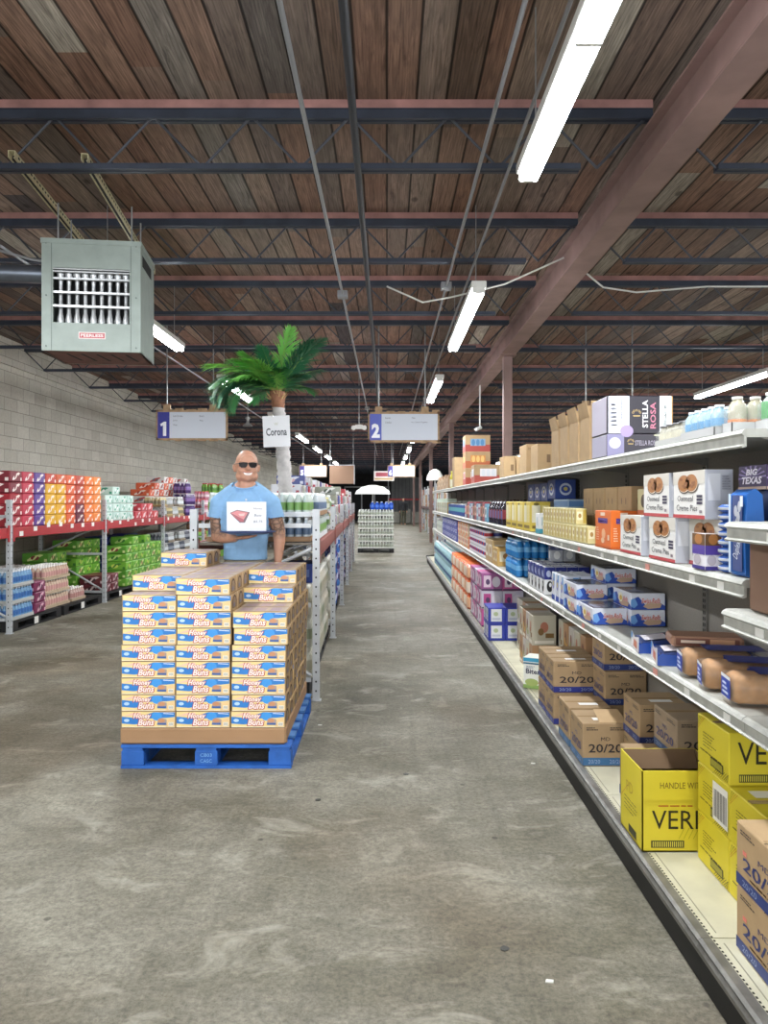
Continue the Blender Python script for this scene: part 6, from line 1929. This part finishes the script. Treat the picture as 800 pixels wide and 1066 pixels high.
# ================================================================== AISLE SIGNS
wood = mat('sign_wood', '#a5896a', .8, noise=.25, nscale=14)
signp = mat('sign_panel', '#ccd2de', .6)
sblue, sblue2 = C('#2b2f8c'), C('#4a57b4')
def aisle_sign(num, cx, cy, zc, blue, left, right, label, topy=ZC):
    t = thing('aisle_sign', label, 'sign', (cx, cy, zc))
    w, h = 1.0, .42
    fb_ = MB()
    fb_.box(-w / 2, w / 2, -.012, .018, -h / 2, -h / 2 + .035, wood).box(-w / 2, w / 2, -.012, .018, h / 2 - .035, h / 2, wood).box(-w / 2, -w / 2 + .03, -.012, .018, -h / 2, h / 2, wood).box(w / 2 - .03, w / 2, -.012, .018, -h / 2, h / 2, wood)
    rr = random.Random(ord(num))
    for k in range(6):
        x = -w / 2 + .1 + k * .16
        hh = rr.uniform(.01, .03)
        fb_.box(x, x + rr.uniform(.08, .15), -.006, .022, h / 2 - .01, h / 2 + hh, wood)
        fb_.box(x, x + rr.uniform(.08, .15), -.006, .022, -h / 2 - hh * .6, -h / 2 + .01, wood)
    obj('wood_frame', fb_, t)
    for s in (-.35, .30):
        obj('hanging_block', MB().box(s - .05, s + .05, -.018, .02, h / 2 - .03, h / 2 + .075, wood), t)
        obj('hanging_rod', MB().tube((s, 0, h / 2 + .06), (s, 0, ZC - zc - .002), .010, gal, 6), t)
    obj('white_panel', MB().box(-w / 2 + .19, w / 2 - .025, -.020, -.0125, -h / 2 + .025, h / 2 - .03, signp), t)
    nb = MB().box(-w / 2 + .025, -w / 2 + .19, -.020, -.0125, -h / 2 + .025, h / 2 - .03, blue)
    if num == '1':
        nb.poly3([(-w / 2 + .10 + u, -.0215, -.155 + v) for u, v in ((0, 0), (.045, 0), (.045, .20), (.012, .20), (-.04, .165), (-.028, .135), (0, .15))], C('#eef0f6'))
    else: nb.text(num, (-w / 2 + .108, -.0215, -.055), (1, 0, 0), (0, 0, 1), .20, C('#eef0f6'), maxw=.055 if num == '1' else .115, fit='h', bold=.05)
    obj('number_panel', nb, t)
    lt = MB()
    gi = C('#5b6070')
    for col, xx in ((left, -.17), (right, .20)):
        for i, st in enumerate(col):
            wt_ = .020 * len(st) * .62
            lt.text(st, (xx - .09 + wt_ / 2, -.0215, .125 - i * .062), (1, 0, 0), (0, 0, 1), .026, gi, maxw=wt_, fit='h')
    if lt.v: obj('lettering', lt, t)
    return t
SY = 10.5
aisle_sign('1', X_(200, SY), SY, Z_(442.5, SY), sblue, ['Soft Drinks', 'Juice', 'Water'], ['Beers', 'Wine'], 'hanging aisle sign 1 with dark blue number panel and wood frame')
aisle_sign('2', X_(420.5, SY), SY, Z_(444.5, SY), sblue2, ['Snacks', 'Candies'], ['Wine', 'Ice Cream Supplies'], 'hanging aisle sign 2 with blue number panel over the centre aisle')
aisle_sign('3', 3.14, SY, 2.72, sblue, [], [], 'hanging aisle sign 3 mostly hidden behind the kraft cartons')
SY2 = 27.0
aisle_sign('5', X_(326, SY2), SY2, Z_(490.5, SY2), C('#4a4390'), ['Household', 'Paper'], ['Cleaning', 'Soap'], 'small distant aisle sign 5 hanging right of the palm')
aisle_sign('6', X_(418, SY2), SY2, Z_(490.5, SY2), C('#4f4a96'), ['Household', 'Paper'], ['Cleaning', 'Soap'], 'small distant aisle sign 6 hanging over the centre aisle')

# ================================================================== DISTANT THINGS
wp = packmesh(4, 3, .045, .19, '#c9cdc6', '#dfe1dc', '#a3ab9a', '#d9dad4')
bp_ = pallet_mesh(1.12, 1.1)
tag(obj('black_pallet', bp_, loc=(-.34, 23.6, 0)), 'dark pallet under the white bottle pack stack in the centre aisle', 'pallet')
for lv in range(6):
    for i in range(3):
        for j in range(4):
            if j == 0 or i == 2 or lv == 5 or i == 0:
                tag(obj('bottle_pack', wp, loc=(-.71 + i * .37, 23.2 + j * .275, .137 + lv * .199)), 'white bottle pack on the centre aisle pallet, %s column, %s tier, %s deep' % (['left', 'middle', 'right'][i], ['bottom', 'second', 'third', 'fourth', 'fifth', 'top'][lv], ORD[j]), 'bottle pack', 'white packs on the aisle pallet')
bjm = bottle_mesh(.07, .24, '#2450b8', '#dfe6f2', '#3f6fd0', (.25, .6), .4)
for i in range(5):
    tag(obj('blue_jug', bjm, loc=(-.45 + i * .145, 23.3, .137 + 6 * .199)), 'blue jug on top of the white bottle stack, %s from the left' % ORD[i], 'jug', 'blue jugs on the aisle pallet')
def umbrella(x, y, z, r, label, pole_to=0):
    t = thing('patio_umbrella', label, 'umbrella', (x, y, 0))
    uw = mat('umbrella_white', '#e9e9e6', .7)
    obj('canopy', MB().lathe([(r, z - .32), (r * .92, z - .2), (r * .6, z - .06), (r * .2, z - .005), (0, z)], uw, 16), t)
    obj('pole', MB().tube((0, 0, pole_to), (0, 0, z), .02, postm, 8), t)
    obj('base', MB().lathe([(.25, 0), (.25, .05), (.05, .08)], dkm, 14), t)
    return t
umbrella(-.5, 26.2, 2.15, .62, 'white umbrella display standing behind the white bottle stack')
umbrella(1.36, 21.2, 2.5, .24, 'small white umbrella display past the end of the right shelving')
t = thing('hanging_board', 'plain brown board hanging between two rods left of the aisle', 'board', (X_(356, 26), 26, Z_(494, 26)))
obj('board', MB().box(-.42, .42, -.012, .012, -.32, .32, mat('brown_panel', '#a0806a', .8)), t)
obj('edge_frame', MB().box(-.45, .45, -.02, -.013, .31, .34, postm).box(.42, .45, -.02, .02, -.34, .34, postm), t)
for s in (-.4, .4):
    obj('rod', MB().tube((s, 0, .3), (s, 0, ZC - Z_(494, 26) - .002), .012, gal, 6), t)
t = thing('hanging_banner', 'red and white banner hanging behind aisle sign 6', 'banner', (X_(400, 31), 31, Z_(495.5, 31)))
hb_ = MB().box(-.42, .42, -.006, .006, -.2, .2, C('#e6dcda')).box(-.34, .3, -.008, -.0065, -.02, .14, C('#a8505a'))
hb_.text('SALE', (0, -.0095, .06), (1, 0, 0), (0, 0, 1), .09, C('#efe6e4'), maxw=.4, fit='h') if False else hb_.box(-.38, .38, -.008, -.0065, -.16, -.08, C('#b9a070'))
obj('banner_cloth', hb_, t)
for s in (-.38, .38):
    obj('rod', MB().tube((s, 0, .19), (s, 0, ZC - Z_(495.5, 31) - .002), .012, gal, 6), t)
# person far down the aisle
fp_ = thing('person', 'person in a dark top and olive trousers standing far down the aisle', 'person', (1.10, 50, 0))
dj, ot = mat('dark_jacket', '#1f2024', .9), mat('olive_trousers', '#4b4a3c', .9)
b = MB()
ball(b, (0, 0, 1.68), (.085, .1, .115), sk)
limb(b, [(0, 0, 1.60, .055), (0, 0, 1.5, .06)], sk)
torso(b, [(1.48, .15, .09), (1.38, .19, .11), (1.2, .165, .1), (1.0, .17, .11), (.9, .17, .11)], sk)
for s in (-1, 1):
    limb(b, [(s * .2, 0, 1.44, .06), (s * .25, 0, 1.15, .045), (s * .24, -.06, .9, .032)], sk)
    limb(b, [(s * .09, 0, .9, .085), (s * .1, 0, .5, .06), (s * .1, 0, .08, .045)], sk)
    ball(b, (s * .24, -.07, .83), (.03, .035, .06), sk); ball(b, (s * .11, -.04, .04), (.045, .11, .04), sk)
fbody = remeshed('body', b, .014, fp_, 3, [sk])
b = MB(); torso(b, [(1.50, .14, .09), (1.38, .205, .125), (1.2, .185, .12), (1.0, .19, .125), (.93, .19, .125)], dj)
for s in (-1, 1): limb(b, [(s * .2, 0, 1.45, .075), (s * .252, 0, 1.15, .06), (s * .243, -.05, .95, .048)], dj)
remeshed('jacket', b, .014, fp_, 3, [dj])
b = MB()
for s in (-1, 1): limb(b, [(s * .09, 0, .92, .11), (s * .1, 0, .5, .085), (s * .105, 0, .12, .065)], ot)
remeshed('trousers', b, .014, fp_, 3, [ot])
b = MB(); ball(b, (0, .012, 1.72), (.092, .1, .09), dj)
obj('hair', b, fp_)
# back of the shop: red racking, grey strip curtain
rack('red beamed rack across the back of the shop behind the distant person', 0.1, 53.2, -90, -1, [0, 2.4, 4.8], 1.0, 3.4, 1.75, rbeam)
for i in range(6):
    tag(obj('wrapped_pallet_load', MB().cbox(-.36, .36, -.35, .35, 0, 1.0 if i % 2 else .8, mat('wrapped_grey', '#a09f96', .5, noise=.15), .02), loc=(.55 + i * .78, 53.75, 0)), 'pale wrapped load under the back rack, %s from the left' % ORD[i], 'load', 'loads under the back rack')
stripm = mat('strip_curtain', '#9a9ca0', .4, noise=.1, nscale=3)
t = thing('strip_curtain', 'grey plastic strip curtain in the back doorway', 'curtain', (1.45, 57.6, 0))
for i in range(8):
    obj('strip', MB().box(-1.1 + i * .28, -1.1 + i * .28 + .26, -.004 + (i % 2) * .012, .004 + (i % 2) * .012, .01, 3.3, stripm), t)
obj('curtain_rail', MB().box(-1.2, 1.2, -.03, .04, 3.3, 3.38, gal), t)
for n_, (x0, x1) in enumerate(((-3.2, -2.0), (-.9, .1))):
    struct('door_%d' % (n_ + 1), MB().cbox(x0, x1, YB - .06, YB - .005, 0, 2.6, mat('dark_door', '#1c1d20', .6), .01).box(x0 - .1, x0, YB - .08, YB - .005, 0, 2.7, postm).box(x1, x1 + .1, YB - .08, YB - .005, 0, 2.7, postm).box(x0 - .1, x1 + .1, YB - .08, YB - .005, 2.6, 2.7, postm))
# shelving continuing right of the aisle after the gondola
rack('tall dark rack continuing past the end of the right shelving', 2.0, 21.5, 0, 1, [0, 3, 6, 9, 12, 15, 18, 21, 24], .9, 2.3, 1.3, mat('dark_beam', '#5a4444', .6))
far = [wbox('x', (.5, .42, .3), c, [('WS', 'rect', (.15, .3, .85, .75, C(c2)))]) for c, c2 in (('#a98a66', '#c9b391'), ('#c9cdd2', '#7f8a9a'), ('#7c8a6a', '#dfe3d0'), ('#b87a5a', '#e9d9c9'), ('#54607f', '#b9c3da'), ('#d9d6cf', '#a35a52'))]
RB = (2.0, 21.5, 0)
rf = random.Random(11)
for v_ in range(24):
    vv = (v_ // 3) * 3 + (.55, 1.5, 2.45)[v_ % 3]
    for z, T in ((0.001, 3), (1.302, 2 + (v_ % 2))):
        for lv in range(T):
            P(far[rf.randrange(6)], 'grocery_box', RB, .31, vv, z + lv * .302, 'grocery box, %s of far dark rack, %s along, %s' % (['floor', 'upper level'][z > 1], ORD[v_], ['bottom', 'second', 'third'][lv]), 'box', 'boxes on the far dark rack')
# second row of racks between the wall rack and the middle rack, farther back
rack('distant pallet rack left of the brown hanging board', -2.5, 24.5, 0, -1, [0, 2.8, 5.6, 8.4, 11.2], 1.0, 2.2, 1.28, rbeam2)
NB = (-2.5, 24.5, 0)
for v_ in range(16):
    for z, T in ((0.001, 3), (1.282, 2 + v_ % 2)):
        for lv in range(T):
            P(far[rf.randrange(6)], 'grocery_box', NB, -.35, (v_ // 4) * 2.8 + .4 + (v_ % 4) * .66, z + lv * .302, 'grocery box, %s of distant left rack, %s along, %s' % (['floor', 'upper level'][z > 1], ORD[v_], ['bottom', 'second', 'third'][lv]), 'box', 'boxes on the distant left rack')
# small ceiling things
t = thing('pendant_lamp', 'small white bell shaped pendant left of the palm card', 'lamp', (X_(258, 14), 14, 0))
zz = Z_(446, 14)
obj('shade', MB().lathe([(.095, zz + .04), (.08, zz + .07), (.03, zz + .10), (.02, zz + .16), (.05, zz + .19), (.02, zz + .22)], gal, 16), t)
obj('rod', MB().tube((0, 0, zz + .2), (0, 0, ZC - .002), .008, gal, 6), t)
t = thing('emergency_light', 'white twin head emergency light hanging left of aisle sign 2', 'light', (X_(374, 14), 14, Z_(445, 14)))
obj('casing', MB().cbox(-.07, .07, -.04, .04, -.03, .05, housing, .008), t)
for s in (-1, 1):
    obj('lamp_head', MB().tube((s * .10, -.06, -.01), (s * .09, .03, .01), .045, housing, 12, .03), t)
    obj('arm', MB().tube((s * .06, 0, .01), (s * .10, 0, .0), .008, housing, 6), t)
obj('rod', MB().tube((0, 0, .05), (0, 0, ZC - Z_(445, 14) - .002), .008, gal, 6), t)
t = thing('security_camera', 'small white security camera on the girder side near aisle sign 2', 'camera', (1.60, 13.2, H + 1.2 + .0))
obj('mount', MB().tube((.04, 0, .10), (.04, 0, .83 + .0), .012, housing, 8), t)
obj('camera_body', MB().tube((.06, .05, .09), (-.04, -.1, .04), .03, housing, 12), t)
# litter on the floor
for i, (x, y_, c, r_) in enumerate(((332, 833, '#2a2b25', .018), (423, 806, '#2e2f2a', .014), (526, 988, '#26271f', .015), (690, 760, '#dcdcd2', .012))):
    Y = 780 * H / (y_ - 521); X = X_(x, Y)
    if X > 1.0: continue
    pts = [(r_ * rf.uniform(.6, 1.3) * math.cos(2 * PI * k / 7), r_ * rf.uniform(.6, 1.3) * math.sin(2 * PI * k / 7)) for k in range(7)]
    tag(obj('floor_litter', MB().prism(pts, C(c), 'z', .0005, .003), loc=(X, Y, 0)), 'tiny dark scrap on the concrete, %s' % ['just past the blue pallet corner', 'in the middle of the aisle', 'near the bottom of the picture'][i], 'litter')
for i, (x, y_) in enumerate(((333, 755), (572, 722 + 300), (555, 795))):
    Y = 780 * H / (y_ - 521); X = X_(x, Y)
    if X > 1.0: continue
    tag(obj('paper_scrap', MB().prism([(-.014, -.006), (.012, -.009), (.016, .005), (-.008, .009)], C('#e2e2da'), 'z', .0005, .004), loc=(X, Y, 0)), 'tiny white paper scrap %s' % ['beside the rack post', 'near the bumper close to the camera', 'by the shelving base'][i], 'litter')
